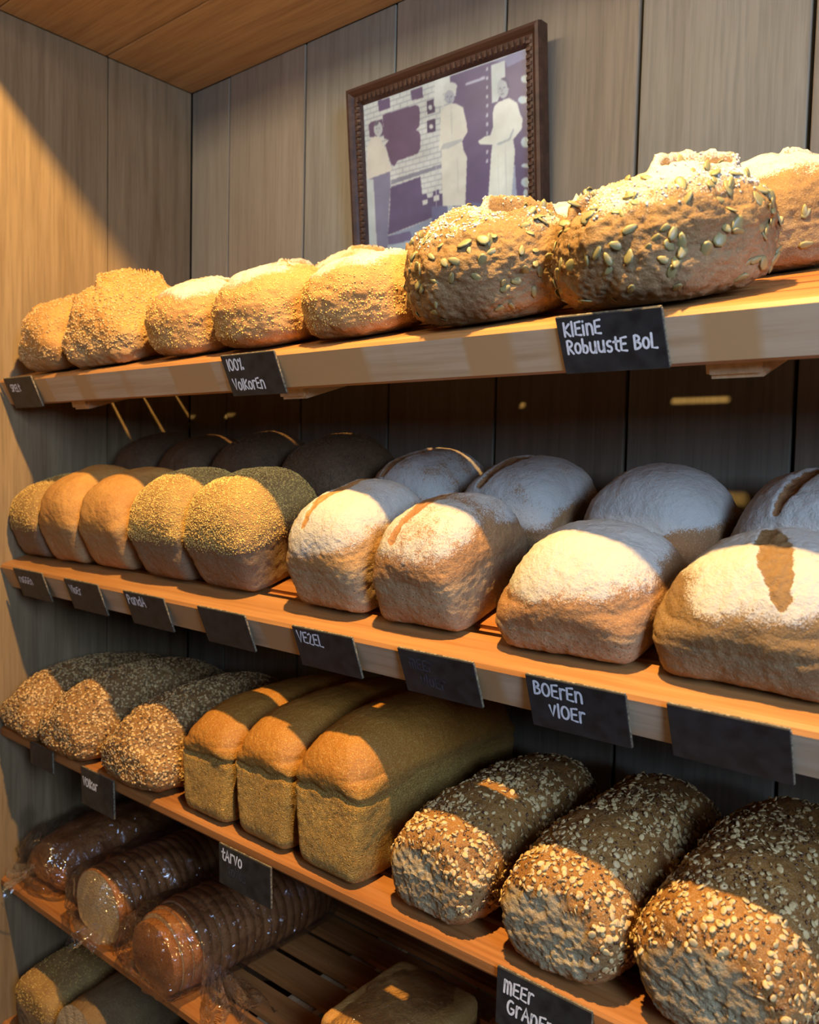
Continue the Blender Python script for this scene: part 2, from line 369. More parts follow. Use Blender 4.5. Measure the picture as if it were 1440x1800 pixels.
def add_mask(me, mask):
    a = me.color_attributes.new('mask', 'FLOAT_COLOR', 'POINT'); a.data.foreach_set('color', mask.astype(np.float32).ravel())

# small add-ons scattered over a crust ------------------------------------------
def flake_geo(kind):
    """unit piece, lying in xy, z up"""
    if kind == 'oat':
        k = 8; an = np.arange(k)*2*np.pi/k
        r1 = np.c_[0.5*np.cos(an), 0.36*np.sin(an), np.full(k, 0.02)]; r0 = r1*[0.92, 0.92, 1]; r0[:, 2] = -0.10
        r2 = r1*[0.62, 0.62, 1]; r2[:, 2] = 0.10; r2[:, 1] += 0.0
        c = np.array([[0, 0, 0.045]]); V = np.vstack([r0, r1, r2, c])
        F = []
        for i in range(k):
            j = (i+1) % k; F += [(i, j, k+j), (i, k+j, k+i), (k+i, k+j, 2*k+j), (k+i, 2*k+j, 2*k+i), (2*k+i, 2*k+j, 3*k)]
    elif kind == 'seed':
        k = 8; an = np.arange(k)*2*np.pi/k
        rx = 0.5*np.cos(an); ry = 0.29*np.sin(an)*(1-0.28*np.cos(an))
        r1 = np.c_[rx, ry, np.zeros(k)]; r2 = np.c_[rx*0.72, ry*0.66, np.full(k, 0.055)]; r0 = np.c_[rx*0.9, ry*0.9, np.full(k, -0.06)]
        V = np.vstack([r0, r1, r2, [[0.02, 0, 0.068]]]); F = []
        for i in range(k):
            j = (i+1) % k; F += [(i, j, k+j), (i, k+j, k+i), (k+i, k+j, 2*k+j), (k+i, 2*k+j, 2*k+i), (2*k+i, 2*k+j, 3*k)]
    else:   # grain: a squashed octahedron
        V = np.array([[0.5, 0, 0], [0, 0.38, 0], [-0.5, 0, 0], [0, -0.38, 0], [0, 0, 0.34], [0, 0, -0.3]])
        F = [(0, 1, 4), (1, 2, 4), (2, 3, 4), (3, 0, 4), (1, 0, 5), (2, 1, 5), (3, 2, 5), (0, 3, 5)]
    return np.array(V, dtype=float), np.array(F)
def sample(P, F, keep, count, r):
    vn, fn = vnormals(P, F); ar = np.linalg.norm(fn, axis=1)*keep; c = np.cumsum(ar); c /= c[-1]
    fi = np.searchsorted(c, r.rand(count)); u = r.rand(count, 2); q = P[F[fi]]
    pt = (q[:, 0]*(1-u[:, :1])+q[:, 1]*u[:, :1])*(1-u[:, 1:])+(q[:, 3]*(1-u[:, :1])+q[:, 2]*u[:, :1])*u[:, 1:]
    n = fn[fi]; n /= np.linalg.norm(n, axis=1, keepdims=True); return pt, n
def frames(n, r, tilt=0.25):
    n = n+r.randn(*n.shape)*tilt; n /= np.linalg.norm(n, axis=1, keepdims=True)
    a = r.randn(*n.shape); t = np.cross(n, a); t /= np.linalg.norm(t, axis=1, keepdims=True); s = np.cross(n, t)
    return t, s, n
def scatter(name, root, P, F, keep, count, geo, size, mat, seed, parts=0, off=0.25, tilt=0.25, sizevar=0.35, view=None, partname=None):
    r = np.random.RandomState(seed); gv, gf = flake_geo(geo)
    pt, n = sample(P, F, keep, count, r); t, s, nn = frames(n, r, tilt)
    sz = size*(1+sizevar*(r.rand(count)*2-1)); asp = 0.75+0.5*r.rand(count)
    order = np.arange(count)
    if parts:   # the pieces that face the camera and are largest become parts of their own
        vd = view/np.linalg.norm(view); score = (n@vd)*sz*(1.0+0.0*pt[:, 0])-0.004*((pt@vd) < -0.03)-pt[:, 1]*0.02
        order = np.argsort(-score)
    if parts:
        me = np_mesh(partname or name, gv, gf); me.materials.append(mat)
        for i in order[:parts]:
            o = bpy.data.objects.new(partname or name, me); C.objects.link(o); o.parent = root
            m = Matrix(np.column_stack([t[i]*sz[i], s[i]*sz[i]*asp[i], nn[i]*sz[i]]).tolist()).to_4x4()
            m.translation = Vector(pt[i]+n[i]*size*off*0.3); o.matrix_local = m
        order = order[parts:]
    if len(order):
        t, s, nn, pt, n, sz, asp = (q[order] for q in (t, s, nn, pt, n, sz, asp))
        V = (gv[None, :, 0, None]*t[:, None]*sz[:, None, None]+gv[None, :, 1, None]*s[:, None]*(sz*asp)[:, None, None]
             + gv[None, :, 2, None]*nn[:, None]*sz[:, None, None]+(pt+n*size*off*0.3)[:, None])
        FF = gf[None]+(np.arange(len(order))*len(gv))[:, None, None]
        me = np_mesh(name, V.reshape(-1, 3), FF.reshape(-1, 3)); o = link(name, me, mat, root); o['kind'] = 'stuff'

# ------------------------------------------------------------------ shelf frames
SH = {1: (0.123, 17.0), 2: (-0.180, 17.0), 3: (-0.452, 0.0), 4: (-0.711, 0.0), 5: (-0.965, 0.0)}
YF = 0.617
XL, YB, ZC = -1.375, 0.990, 0.710      # left wall, back wall, cabinet ceiling
XR = 0.62
def on_shelf(s, x, d, h=0.0):
    z0, t = SH[s]; t = R(t)
    return (x, YF+d*math.cos(t)-h*math.sin(t), Z0+z0+d*math.sin(t)+h*math.cos(t))
HB = {}
def place_root(name, s, x, d, yaw=0.0):
    o = empty(name, on_shelf(s, x, d, 0.0015), (0, 0, 0))
    o.rotation_euler = (Matrix.Rotation(R(SH[s][1]), 3, 'X') @ Matrix.Rotation(R(yaw), 3, 'Z')).to_euler()
    return o

# ------------------------------------------------------------------ the cabinet: walls, ceiling, floor
ZT = Z0+ZC
wb = box('wall_back', XL-0.05, XR, YB+0.018, YB+0.04, 0.0, 2.9, M['gap'], bevel=0); tag(wb, kind='structure')
xs = [XL, -1.259, -1.055, -0.854, -0.652, -0.452, -0.2515, -0.052, 0.148, 0.348, XR]
for a, b_ in zip(xs[:-1], xs[1:]):
    g = 0.0019 if a < -0.7 else 0.0024
    pr = rng.rand()*0.0015
    box('plank', a+g, b_-g, YB-pr, YB+0.017, 0.3, ZT, M['wall'], wb, bevel=0.0012)
wl = box('wall_left', XL-0.04, XL-0.018, -0.6, YB+0.04, 0.0, 2.9, M['gap'], bevel=0); tag(wl, kind='structure')
ys = [-0.6, -0.395, -0.19, 0.015, 0.21, 0.412, 0.612, 0.8125, YB]
for a, b_ in zip(ys[:-1], ys[1:]):
    box('plank', XL-0.017, XL-rng.rand()*0.001, a+0.0010, b_-0.0010, 0.3, ZT if a > 0.40 else 2.88, M['wall_side'], wl, bevel=0.001)
ce = box('ceiling', XL, XR, 0.512, YB, ZT+0.018, ZT+0.030, M['gap'], bevel=0); tag(ce, kind='structure')
for a, b_ in ((0.510, 0.620), (0.620, 0.809), (0.809, YB)):
    box('plank', XL, XR, a+0.0008, b_-0.0008, ZT, ZT+0.018, M['ceil'], ce, bevel=0.0012)
tag(box('wall_front', XL, XR, 0.512, 0.530, ZT+0.031, 2.9, M['wall_side'], bevel=0.001), kind='structure')
tag(box('floor', -3.0, 3.0, -3.0, YB, -0.02, 0.0, M['floor'], bevel=0), kind='structure')

# ------------------------------------------------------------------ shelves
def shelf(s, label, cleats, tall):
    z0, t = SH[s]
    root = empty('slatted_shelf', (0, YF, Z0+z0), (R(t), 0, 0)); tag(root, label, 'shelf', 'slatted bread shelves')
    x0, x1 = XL+0.002, XR-0.02
    if tall:    # front rail: rounded nose, tall face leaning under
        ft, fl = R(27-t), 0.042
        prof = [(0.052, 0.0), (0.008, 0.0), (0.003, -0.0015), (0.0, -0.005)]
        prof += [(0.0+fl*math.sin(ft), -0.004-fl*math.cos(ft)+0.003), (0.004+fl*math.sin(ft), -0.004-fl*math.cos(ft))]
        prof += [(0.034, -0.0405), (0.034, -0.018), (0.052, -0.018)]
        # slightly bowed top edge so it catches light as on the photograph
    else:
        prof = [(0.052, 0.0), (0.006, 0.0), (0.0022, -0.0012), (0.0, -0.004), (0.0, -0.0125), (0.0022, -0.0155), (0.006, -0.017), (0.052, -0.017)]
    fr = prism('front_rail', prof, x0, x1, M['rail'] if tall else M['slat'], root)
    if tall:    # the face is rubbed pale, the top still varnished
        fr.data.materials.append(M['rail_face'])
        for p in fr.data.polygons:
            if p.normal.y < -0.6 and p.normal.z < 0.05: p.material_index = 1
    d = 0.0535 if s == 1 else 0.066
    dmax = 0.345 if t else 0.352
    while d+0.047 < dmax+0.01:
        box('slat', x0+0.004, x1, d, d+(0.055 if s == 1 else 0.044 if s > 2 else 0.047), -0.016, 0.0, M['slat'], root, bevel=0.0045, seg=2); d += 0.060
    for cx in cleats:
        box('cleat', cx, cx+0.048, 0.030 if tall else 0.014, dmax, -0.061 if tall else -0.034, -0.0165 if not tall else -0.0185, M['cleat'], root, bevel=0.004, seg=2)
    return root
shelf(1, 'top bread shelf below the framed picture, holding round loaves', (-1.225, -0.745, -0.237, 0.27), True)
shelf(2, 'second bread shelf from the top, with eight chalk cards on its rail', (-1.225, -0.70, -0.155, 0.35), True)
shelf(3, 'third bread shelf from the top, holding seeded and smooth tin loaves', (-1.30, -0.80, -0.30, 0.3), False)
shelf(4, 'fourth bread shelf with bagged loaves and open slats showing', (-1.315, -0.80, -0.30, 0.3), False)
shelf(5, 'lowest bread shelf in view, at the bottom left corner', (-1.30, -0.80, -0.30, 0.3), False)

# ------------------------------------------------------------------ loaves
def loaf(name, label, s, x, d, W, L, H, kind, mat, seed, n=48, yaw=0.0, tears=(), flour=0.0, lump=1.0, o=None, group=None, cat='bread', lean=0.0):
    """d = depth of the loaf's front foot behind the shelf edge"""
    root = place_root(name, s, x, d+L/2, yaw)
    tag(root, label, cat, group)
    P, F, mask, vn, zz, q = loaf_shape(kind, W, L, H, n, seed, tears, flour, lump, o)
    me = np_mesh('crust', P, F); add_mask(me, mask)
    c = link('crust', me, M[mat], root)
    return root, P, F, mask, zz, q
def fcen(a, F): return a[F].mean(1)
GR = {1: 'loaves on the top shelf', 2: 'tin loaves on the second shelf', 3: 'loaves on the third shelf', 4: 'bagged loaves on the fourth shelf', 5: 'loaves on the lowest shelf'}

# ---- shelf 1
def seeds_on(res, geo, count, size, mat, seed, zlo=0.15, notear=True, name='seed_coating', ex=None, **kw):
    root, P, F, mask, zz, q = res
    keep = sst(zlo, zlo+0.12, fcen(zz, F))
    if notear: keep = keep*(1-0.9*fcen(mask[:, 1], F))
    if ex is not None: keep = keep*ex(P, F, q, mask)
    scatter(name, root, P, F, keep, count, geo, size, M[mat], seed, **kw)
r1 = loaf('seeded_loaf', 'golden seeded loaf at the left end of the top shelf, against the side wall', 1, -1.240, 0.002, 0.138, 0.155, 0.104, 'dome', 'golden', 11, 40, tears=[(-0.62, -0.70, -0.30, 0.5, 0.017, 0.010)], group=GR[1], o={'lip': 1.5})
seeds_on(r1, 'grain', 3200, 0.0030, 'sesame', 1)
r2 = loaf('seeded_loaf', 'golden seeded loaf with raised torn ridges, second on the top shelf', 1, -1.088, 0.004, 0.150, 0.160, 0.112, 'dome', 'golden', 12, 48, yaw=8, tears=[(-0.72, -0.45, -0.42, 0.45, 0.016, 0.013), (0.12, -0.45, 0.35, 0.55, 0.018, 0.014)], lump=1.5, group=GR[1], o={'lip': 1.6})
seeds_on(r2, 'grain', 4200, 0.0032, 'sesame', 2)
rr = [('floured round loaf, third on the top shelf, its right side behind the next', -0.912, 0.004, 0.146, 0.150, 0.092, 'boule', 21, [(-0.4, 0.0, 0.7, 0.3, 0.008, 0.004)], 0.8),
      ('floured round loaf with a cracked top, above the left end of the 100% card', -0.770, 0.003, 0.158, 0.158, 0.092, 'boule', 22, [(-0.6, 0.45, 0.35, 0.05, 0.008, 0.004), (0.1, -0.1, 0.75, 0.3, 0.008, 0.004)], 0.8),
      ('floured round wholemeal loaf to the right of the 100% card', -0.613, 0.003, 0.158, 0.155, 0.087, 'boule', 23, [(-0.7, -0.1, -0.2, 0.3, 0.010, 0.005), (0.2, 0.3, 0.75, 0.5, 0.010, 0.006)], 0.9)]
for lab, x, d, W, L, H, mt, sd, te, fl in rr:
    q_ = loaf('round_loaf', lab, 1, x, d, W, L, H, 'round', mt, sd, 48, tears=te, flour=fl, group=GR[1], o={'f0': 0.62, 'f1': 1.0, 'noflour': 0.9})
    seeds_on(q_, 'grain', 2200, 0.0021, 'semolina', sd, zlo=0.10, ex=lambda P, F, q, m: 1-0.97*sst(0.25, 0.5, fcen(m[:, 0], F)), name='bran_coating')
rear = [('floured round loaf at the back of the top shelf, behind the fourth loaf', -0.955, 0.155, 0.098, 'boule', 31, 0.9),
        ('floured round loaf at the back of the top shelf, below the picture’s left corner', -0.815, 0.160, 0.098, 'boule', 32, 0.8),
        ('brown floured loaf peeping out at the back, right below the picture', -0.640, 0.155, 0.098, 'brown', 33, 0.8),
        ('floured rye loaf at the back of the top shelf, below the picture’s right corner', -0.462, 0.165, 0.106, 'brown', 34, 1.0),
        ('floured seeded rye loaf at the back, rightmost on the top shelf', -0.242, 0.165, 0.108, 'brown', 35, 1.05)]
for lab, x, W, H, mt, sd, fl in rear:
    te = [(-0.55, -0.3, -0.1, 0.65, 0.012, 0.007), (0.15, 0.0, 0.75, 0.4, 0.012, 0.006)]
    q_ = loaf('round_loaf', lab, 1, x, 0.198, W, 0.15, H, 'round', mt, sd, 44, tears=te, flour=fl*0.85, group=GR[1], lump=1.3, o={'f0': 0.58, 'f1': 0.95, 'lip': 1.3})
    if sd >= 34:
        root, P, F, mask, zz, q = q_
        scatter('pumpkin_seed', root, P, F, sst(0.1, 0.2, fcen(zz, F))*(1-sst(0.7, 0.85, fcen(zz, F))), 60, 'seed', 0.0105, M['pumpkin'], sd, parts=60, view=np.array([0.6, -0.8, 0.1]), off=0.1, tilt=0.12)
for lab, x, d, W, L, H, sd in (('dark round loaf set with pumpkin seeds, left of the two large ones', -0.453, 0.000, 0.178, 0.172, 0.104, 41),
                         ('large dark round loaf set with green pumpkin seeds behind the longest-worded card', -0.286, -0.002, 0.178, 0.178, 0.104, 42)):
    te = [(-0.62, -0.60, -0.38, 0.20, 0.019, 0.010), (0.22, -0.25, 0.58, 0.15, 0.019, 0.009)]
    q_ = loaf('pumpkin_seed_loaf', lab, 1, x, d, W, L, H, 'round', 'brown', sd, 72, tears=te, flour=0.72 if sd == 42 else 0.55, lump=1.5, group=GR[1], o={'f0': 0.50, 'f1': 1.0, 'lip': 1.5, 'zm': 0.46})
    root, P, F, mask, zz, q = q_
    keep = sst(0.06, 0.14, fcen(zz, F))*(1-0.8*sst(0.85, 0.95, fcen(zz, F)))*(1-fcen(mask[:, 1], F))
    scatter('pumpkin_seed', root, P, F, keep, 190, 'seed', 0.0122, M['pumpkin'], sd, parts=190, view=np.array([0.6, -0.8, 0.1]), off=0.12, tilt=0.13)
    scatter('flour_clump', root, P, F, keep*sst(0.3, 0.7, fcen(mask[:, 0], F)), 500, 'grain', 0.0032, M['flour_clump'], sd+3, off=0.3)

# ---- shelf 2
TIN = {'f0': 0.50, 'f1': 0.85, 'crease': 0.012, 'bulge': 0.008, 'lip': 0.15, 'sag': 0.16}
def tin(label, x, d, W, L, H, mat, seed, n=48, tears=(), flour=0.0, o=None, grit=0, gritmat='semolina', tb=0.78, kind='tin', yaw=0, s=2, lump=1.0, name='tin_loaf', gs=0.0020):
    oo = dict(TIN); oo['tb'] = tb
    if o: oo.update(o)
    res = loaf(name, label, s, x, d, W, L, H, kind, mat, seed, n, yaw, tears, flour, lump*0.6, oo, GR[s])
    if grit:
        seeds_on(res, 'grain', grit, gs, gritmat, seed, zlo=oo.get('zm', 0.46)*0.9, name='grit_coating', off=0.5)
    return res
tin('gritty golden tin loaf at the left end of the second shelf', -1.317, 0.026, 0.106, 0.15, 0.118, 'gritty', 51, 40, grit=3500)
tin('smooth golden tin loaf, second from the left on the second shelf', -1.210, 0.026, 0.118, 0.16, 0.134, 'golden', 52, 40, tb=0.76)
tin('smooth golden tin loaf, third from the left on the second shelf', -1.092, 0.028, 0.118, 0.16, 0.134, 'golden', 53, 44, tb=0.78)
tin('gritty yellow tin loaf, left of the two front ones with semolina crust', -0.955, 0.028, 0.130, 0.155, 0.136, 'gritty', 54, 56, grit=9000, tb=0.76)
tin('gritty yellow tin loaf above the blank card, right of its twin', -0.826, 0.028, 0.132, 0.155, 0.138, 'gritty', 55, 64, grit=10000, tb=0.74)
tin('floured wheat tin loaf with one long cut, above the VEZEL card', -0.640, 0.026, 0.120, 0.16, 0.126, 'wheat', 56, 60, flour=0.85, tears=[(-0.30, -0.8, -0.15, 0.75, 0.014, 0.002)], tb=0.84, o={'noflour': 0.95, 'zm': 0.46, 'f0': 0.40})
tin('floured wheat tin loaf with a wide cut, above the smudged card', -0.512, 0.026, 0.114, 0.16, 0.116, 'floury', 57, 64, flour=0.68, tears=[(-0.35, -0.8, -0.10, 0.8, 0.013, 0.002)], tb=0.92, o={'zm': 0.48, 'noflour': 0.95, 'f0': 0.45})
tin('broad tin loaf thick with flour, above the BOEREN card', -0.347, 0.026, 0.150, 0.165, 0.098, 'floury', 58, 72, flour=1.05, tears=[(-0.85, -0.3, -0.45, 0.55, 0.005, 0.002), (-0.4, 0.55, 0.50, 0.60, 0.007, 0.002)], tb=0.86, kind='tin', o={'zm': 0.30, 'noflour': 0.7, 'f0': 0.36, 'f1': 0.9, 'aT': 2.2, 'b': 2.9, 'ty': 0.2})
tin('broad floured tin loaf with a crosswise cut, at the right edge of the front row', -0.188, 0.026, 0.160, 0.163, 0.098, 'brown', 59, 72, flour=0.95, tears=[(0.30, -0.75, -0.10, 0.30, 0.017, 0.002)], tb=0.90, o={'zm': 0.36, 'noflour': 1.0, 'f0': 0.50, 'f1': 0.95, 'aT': 2.2, 'b': 2.9, 'ty': 0.2})
rearC = [('dark tin loaf at the back left, first of the rear row on the second shelf', -1.262, 0.120, 0.148, 'dark_tin', 61, 0, 2500),
         ('dark brown tin loaf at the back, second of the rear row on the second shelf', -1.130, 0.130, 0.143, 'dark_tin', 62, 0, 0),
         ('dark seeded tin loaf at the back, behind the left semolina-crusted loaf', -0.985, 0.142, 0.147, 'dark_tin', 63, 0, 5000),
         ('dark seeded tin loaf at the back, behind the right semolina-crusted loaf', -0.826, 0.146, 0.142, 'dark_tin', 64, 0, 6000),
         ('floured wheat tin loaf at the back, behind the VEZEL card’s loaf', -0.662, 0.126, 0.122, 'floury', 65, 0.75, 0),
         ('floured wheat tin loaf at the back with a long cut, behind the smudged card’s loaf', -0.515, 0.140, 0.112, 'floury', 66, 0.85, 0),
         ('white-floured broad loaf at the back, behind the BOEREN card’s loaf', -0.350, 0.152, 0.108, 'floury', 67, 1.15, 0),
         ('white-floured broad loaf at the back right, cut by the picture’s edge', -0.185, 0.158, 0.106, 'floury', 68, 1.1, 0)]
for lab, x, W, H, mt, sd, fl, gr in rearC:
    te = [(-0.35, -0.7, -0.05, 0.8, 0.012, 0.004)] if sd in (65, 66, 68) else ()
    broad = sd >= 67
    tin(lab, x, 0.192, W, 0.150, H, mt, sd, 48, te, fl, {'zm': 0.30 if broad else 0.42, 'f0': 0.36, 'f1': 0.7, 'aT': 2.2 if broad else 2.5, 'b': 3.0 if broad else 4.5}, grit=gr, gritmat='sesame_dark', tb=0.85)

# ---- shelf 3
for lab, x, d, W, L, H, sd, yw in (('long loaf crusted with mixed seeds, leftmost on the third shelf', -1.296, -0.014, 0.138, 0.30, 0.108, 71, 0),
                           ('long loaf crusted with mixed seeds, middle of the three at the left', -1.157, -0.016, 0.146, 0.31, 0.120, 72, -2),
                           ('long loaf crusted with mixed seeds, next to the smooth tin loaves', -0.985, -0.014, 0.152, 0.31, 0.122, 73, -1)):
    q_ = loaf('seeded_loaf', lab, 3, x, d, W, L, H, 'long', 'seeded', sd, 52, yaw=yw, lump=1.2, group=GR[3], o={'b': 2.6, 'zm': 0.34, 'aT': 1.9})
    seeds_on(q_, 'oat', 5600, 0.0038, 'sesame', sd, zlo=0.10, off=0.6, tilt=0.3)
    seeds_on(q_, 'grain', 1800, 0.0036, 'sesame_dark', sd+100, zlo=0.08, name='dark_seed_coating', off=0.8)
TV = {'zm': 0.60, 'aT': 2.5, 'b': 4.5, 'bB': 14, 'bulge': 0.055, 'sag': 0.10, 'crease': 0.04, 'ty': 0.0}
tin('smooth golden tin loaf, leftmost and narrowest of the three on the third shelf', -0.829, 0.003, 0.102, 0.30, 0.146, 'tarvo', 74, 60, s=3, tb=0.80, o=TV, lump=0.7)
tin('smooth golden tin loaf, middle of the three on the third shelf', -0.722, 0.003, 0.104, 0.30, 0.160, 'tarvo', 75, 64, s=3, tb=0.78, o=TV, lump=0.7)
tin('smooth golden tin loaf, largest and rightmost of the three on the third shelf', -0.611, 0.000, 0.108, 0.31, 0.172, 'tarvo', 76, 72, s=3, tb=0.80, o=TV, lump=0.7)
for lab, x, d, W, L, H, sd in (('oat-covered loaf with a pale broken end, beside the smooth tin loaves', -0.474, -0.002, 0.121, 0.295, 0.110, 81),
                         ('oat-covered loaf with a pale broken end, middle of the three at lower right', -0.333, -0.002, 0.126, 0.30, 0.117, 82),
                         ('oat-covered loaf in the bottom right corner of the picture', -0.197, -0.002, 0.142, 0.30, 0.130, 83)):
    q_ = loaf('multigrain_loaf', lab, 3, x, d, W, L, H, 'long', 'multi', sd, 72, group=GR[3], lump=0.9, o={'patch': (-0.006, H*0.34, W*0.40, H*0.34), 'b': 5.0, 'bB': 7, 'zm': 0.46, 'tb': 0.80, 'ty': 0.15, 'wave': 0.0016, 'nw': 7})
    def ex(P, F, q, m):
        k = 1-sst(0.15, 0.5, fcen(m[:, 2], F)); y = fcen(P[:, 1], F)
        return k*(0.35+0.65*(np.sin(y*46+1) > -0.45))
    vw = np.array([0.45, -0.65, 0.6])
    seeds_on(q_, 'oat', 1050, 0.0060, 'oat', sd, zlo=0.16, ex=ex, name='oat_coating', parts=290, view=vw, partname='oat_flake', off=0.5, tilt=0.35)
    seeds_on(q_, 'oat', 900, 0.0036, 'sesame', sd+20, zlo=0.16, ex=ex, name='seed_coating', off=0.5, tilt=0.35)
    seeds_on(q_, 'grain', 1300, 0.0034, 'flax', sd+50, zlo=0.12, ex=ex, name='flax_coating', off=0.5)

# ---- shelf 4: loaves in clear bags
def slice_profile(W, H, k=30):
    a = np.linspace(-math.pi/2, 1.5*math.pi, k, endpoint=False)
    x = np.cos(a); z = np.sin(a); e = np.where(z > 0, 2.0, 4.5); r = (np.abs(x)**e+np.abs(z)**e)**(-1/e)
    x = x*r; z = z*r; zz = np.where(z < 0, 0.42*(1+z), 0.42+0.58*z)
    return np.c_[x*W/2*(0.90+0.10*np.clip(zz/0.42, 0, 1)), zz*H]
def sliced(label, x, d, W, L, H, seed, count=20, yaw=0, heel=False):
    root = place_root('sliced_loaf', 4, x, d+L/2, yaw); tag(root, label, 'bread', 'sliced loaves on the fourth shelf')
    r = np.random.RandomState(seed); th = L/count
    for i in range(count):
        y0 = -L/2+i*th+0.0002; y1 = y0+th-0.0004
        u = ((i+0.5)/count*2-1); sc = 1-(0.22 if heel or u > 0 else 0.06)*abs(u)**5
        pr = slice_profile(W*sc*(1+0.004*r.randn()), H*(1-(0.2 if heel or u > 0 else 0.05)*abs(u)**5)*(1+0.005*r.randn())); k = len(pr); dx = 0.0006*r.randn()
        ins = pr.copy(); c = np.array([0, H*0.45]); ins = c+(pr-c)*0.965
        ring = [np.c_[ins[:, 0]+dx, np.full(k, y0), ins[:, 1]], np.c_[pr[:, 0]+dx, np.full(k, y0+0.0008), pr[:, 1]], np.c_[pr[:, 0]+dx, np.full(k, y1-0.0008), pr[:, 1]], np.c_[ins[:, 0]+dx, np.full(k, y1), ins[:, 1]]]
        V = np.vstack(ring+[[[dx, y0, H*0.45]], [[dx, y1, H*0.45]]]); F = []; mi = []
        for a in range(3):
            for j in range(k):
                F.append((a*k+j, a*k+(j+1) % k, (a+1)*k+(j+1) % k, (a+1)*k+j)); mi.append(0)
        for j in range(k):
            F.append((4*k, (j+1) % k, j)); mi.append(0 if heel and i == 0 else 1); F.append((4*k+1, 3*k+j, 3*k+(j+1) % k)); mi.append(1)
        me = bpy.data.meshes.new('slice'); me.from_pydata([tuple(v) for v in V], [], F)
        me.materials.append(M['bagged']); me.materials.append(M['crumb'])
        me.polygons.foreach_set('material_index', mi); me.polygons.foreach_set('use_smooth', [m == 0 for m in mi])
        bm = bmesh.new(); bm.from_mesh(me); bmesh.ops.recalc_face_normals(bm, faces=bm.faces[:]); bm.to_mesh(me); bm.free()
        link('slice', me, None, root)
    return root
def bag(label, x, d, W, L, H, seed, s=4, yaw=0, tail=None):
    root = place_root('plastic_bag', s, x, d+L/2, yaw); tag(root, label, 'bag', 'clear plastic bread bags')
    P, F, mask, vn, zz, q = loaf_shape('long', W+0.014, L+0.022, H+0.008, 44, seed, (), 0, 0.3, {'b': 6, 'sag': 0.04, 'tb': 1.0})
    rid = 1-np.abs(fbm(P, 26, 2, seed))*2
    P = P+vn*(0.0035*rid*sst(0.05, 0.25, zz))[:, None]+vn*(0.003*fbm(P, 60, 2, seed+4)*sst(0.05, 0.2, zz))[:, None]
    fr = sst(0.55, 1.0, -q[:, 1])            # slack, gathered front end
    P[:, 1] -= fr*(0.006+0.008*fbm(P, 40, 2, seed+8)); 
    P[:, 2] = np.clip(P[:, 2], 0.0003, None)
    link('film', np_mesh('film', P, F), M['bag'], root)
    if tail:    # crumpled loose end of the bag, a folded sheet
        tx, ty, tz, ang, ln, wd = tail; k, l = 44, 34; V = []; r = np.random.RandomState(seed)
        for i in range(k+1):
            for j in range(l+1):
                u = i/k; v = j/l-0.5; w_ = wd*(0.25+1.0*u)
                pz = 0.006*math.sin(v*15+u*4)*(0.4+u)+0.004*math.sin(v*27+2+u*9)*(0.3+u)
                V.append((tx+math.cos(ang)*u*ln-math.sin(ang)*v*w_, ty+math.sin(ang)*u*ln+math.cos(ang)*v*w_, max(0.002, tz*(1-0.55*u)+pz)))
        V = np.array(V); V += 0.0022*np.c_[fbm(V, 60, 2, seed), fbm(V, 50, 2, seed+1), fbm(V, 50, 2, seed+2)]; V[:, 2] = np.clip(V[:, 2], 0.001, None)
        Fq = [(i*(l+1)+j, i*(l+1)+j+1, (i+1)*(l+1)+j+1, (i+1)*(l+1)+j) for i in range(k) for j in range(l)]
        link('bag_tail', np_mesh('bag_tail', V, Fq), M['bag'], root)
    return root
loaf('brown_loaf', 'unsliced brown loaf in the leftmost clear bag on the fourth shelf', 4, -1.285, 0.030, 0.128, 0.26, 0.090, 'long', 'bagged', 91, 44, group=GR[4])
bag('clear bag around the leftmost brown loaf on the fourth shelf', -1.285, 0.022, 0.132, 0.265, 0.090, 91, tail=(-0.01, -0.135, 0.035, R(-120), 0.045, 0.07))
sliced('sliced brown loaf with its pale cut face showing, in the middle bag', -1.093, 0.014, 0.128, 0.27, 0.102, 92)
bag('clear bag around the middle sliced loaf on the fourth shelf', -1.093, 0.004, 0.128, 0.28, 0.102, 92, tail=(0.02, -0.14, 0.03, R(-50), 0.03, 0.06))
sliced('sliced brown loaf in the rightmost of the three bags, nearest the open slats', -0.925, 0.000, 0.130, 0.28, 0.100, 93, yaw=-3, heel=True)
bag('clear bag with a crumpled end around the right sliced loaf', -0.925, -0.008, 0.132, 0.285, 0.096, 93, yaw=-3, tail=(0.060, -0.085, 0.030, R(-10), 0.095, 0.085))
q_ = loaf('square_loaf', 'flat-topped square loaf at the bottom, in front of the bare slats', 4, -0.568, 0.010, 0.122, 0.150, 0.094, 'box', 'golden', 94, 48, group=GR[4], lump=0.35, o={})
bag('clear bag around the flat-topped square loaf, its end gathered at the back', -0.568, 0.005, 0.118, 0.150, 0.098, 94, tail=(0.030, 0.074, 0.070, R(82), 0.08, 0.06))
loaf('brown_loaf', 'dark domed loaf behind the card at the bottom edge, under the oat loaves', 4, -0.425, 0.030, 0.135, 0.26, 0.105, 'long', 'bagged', 95, 40, group=GR[4])
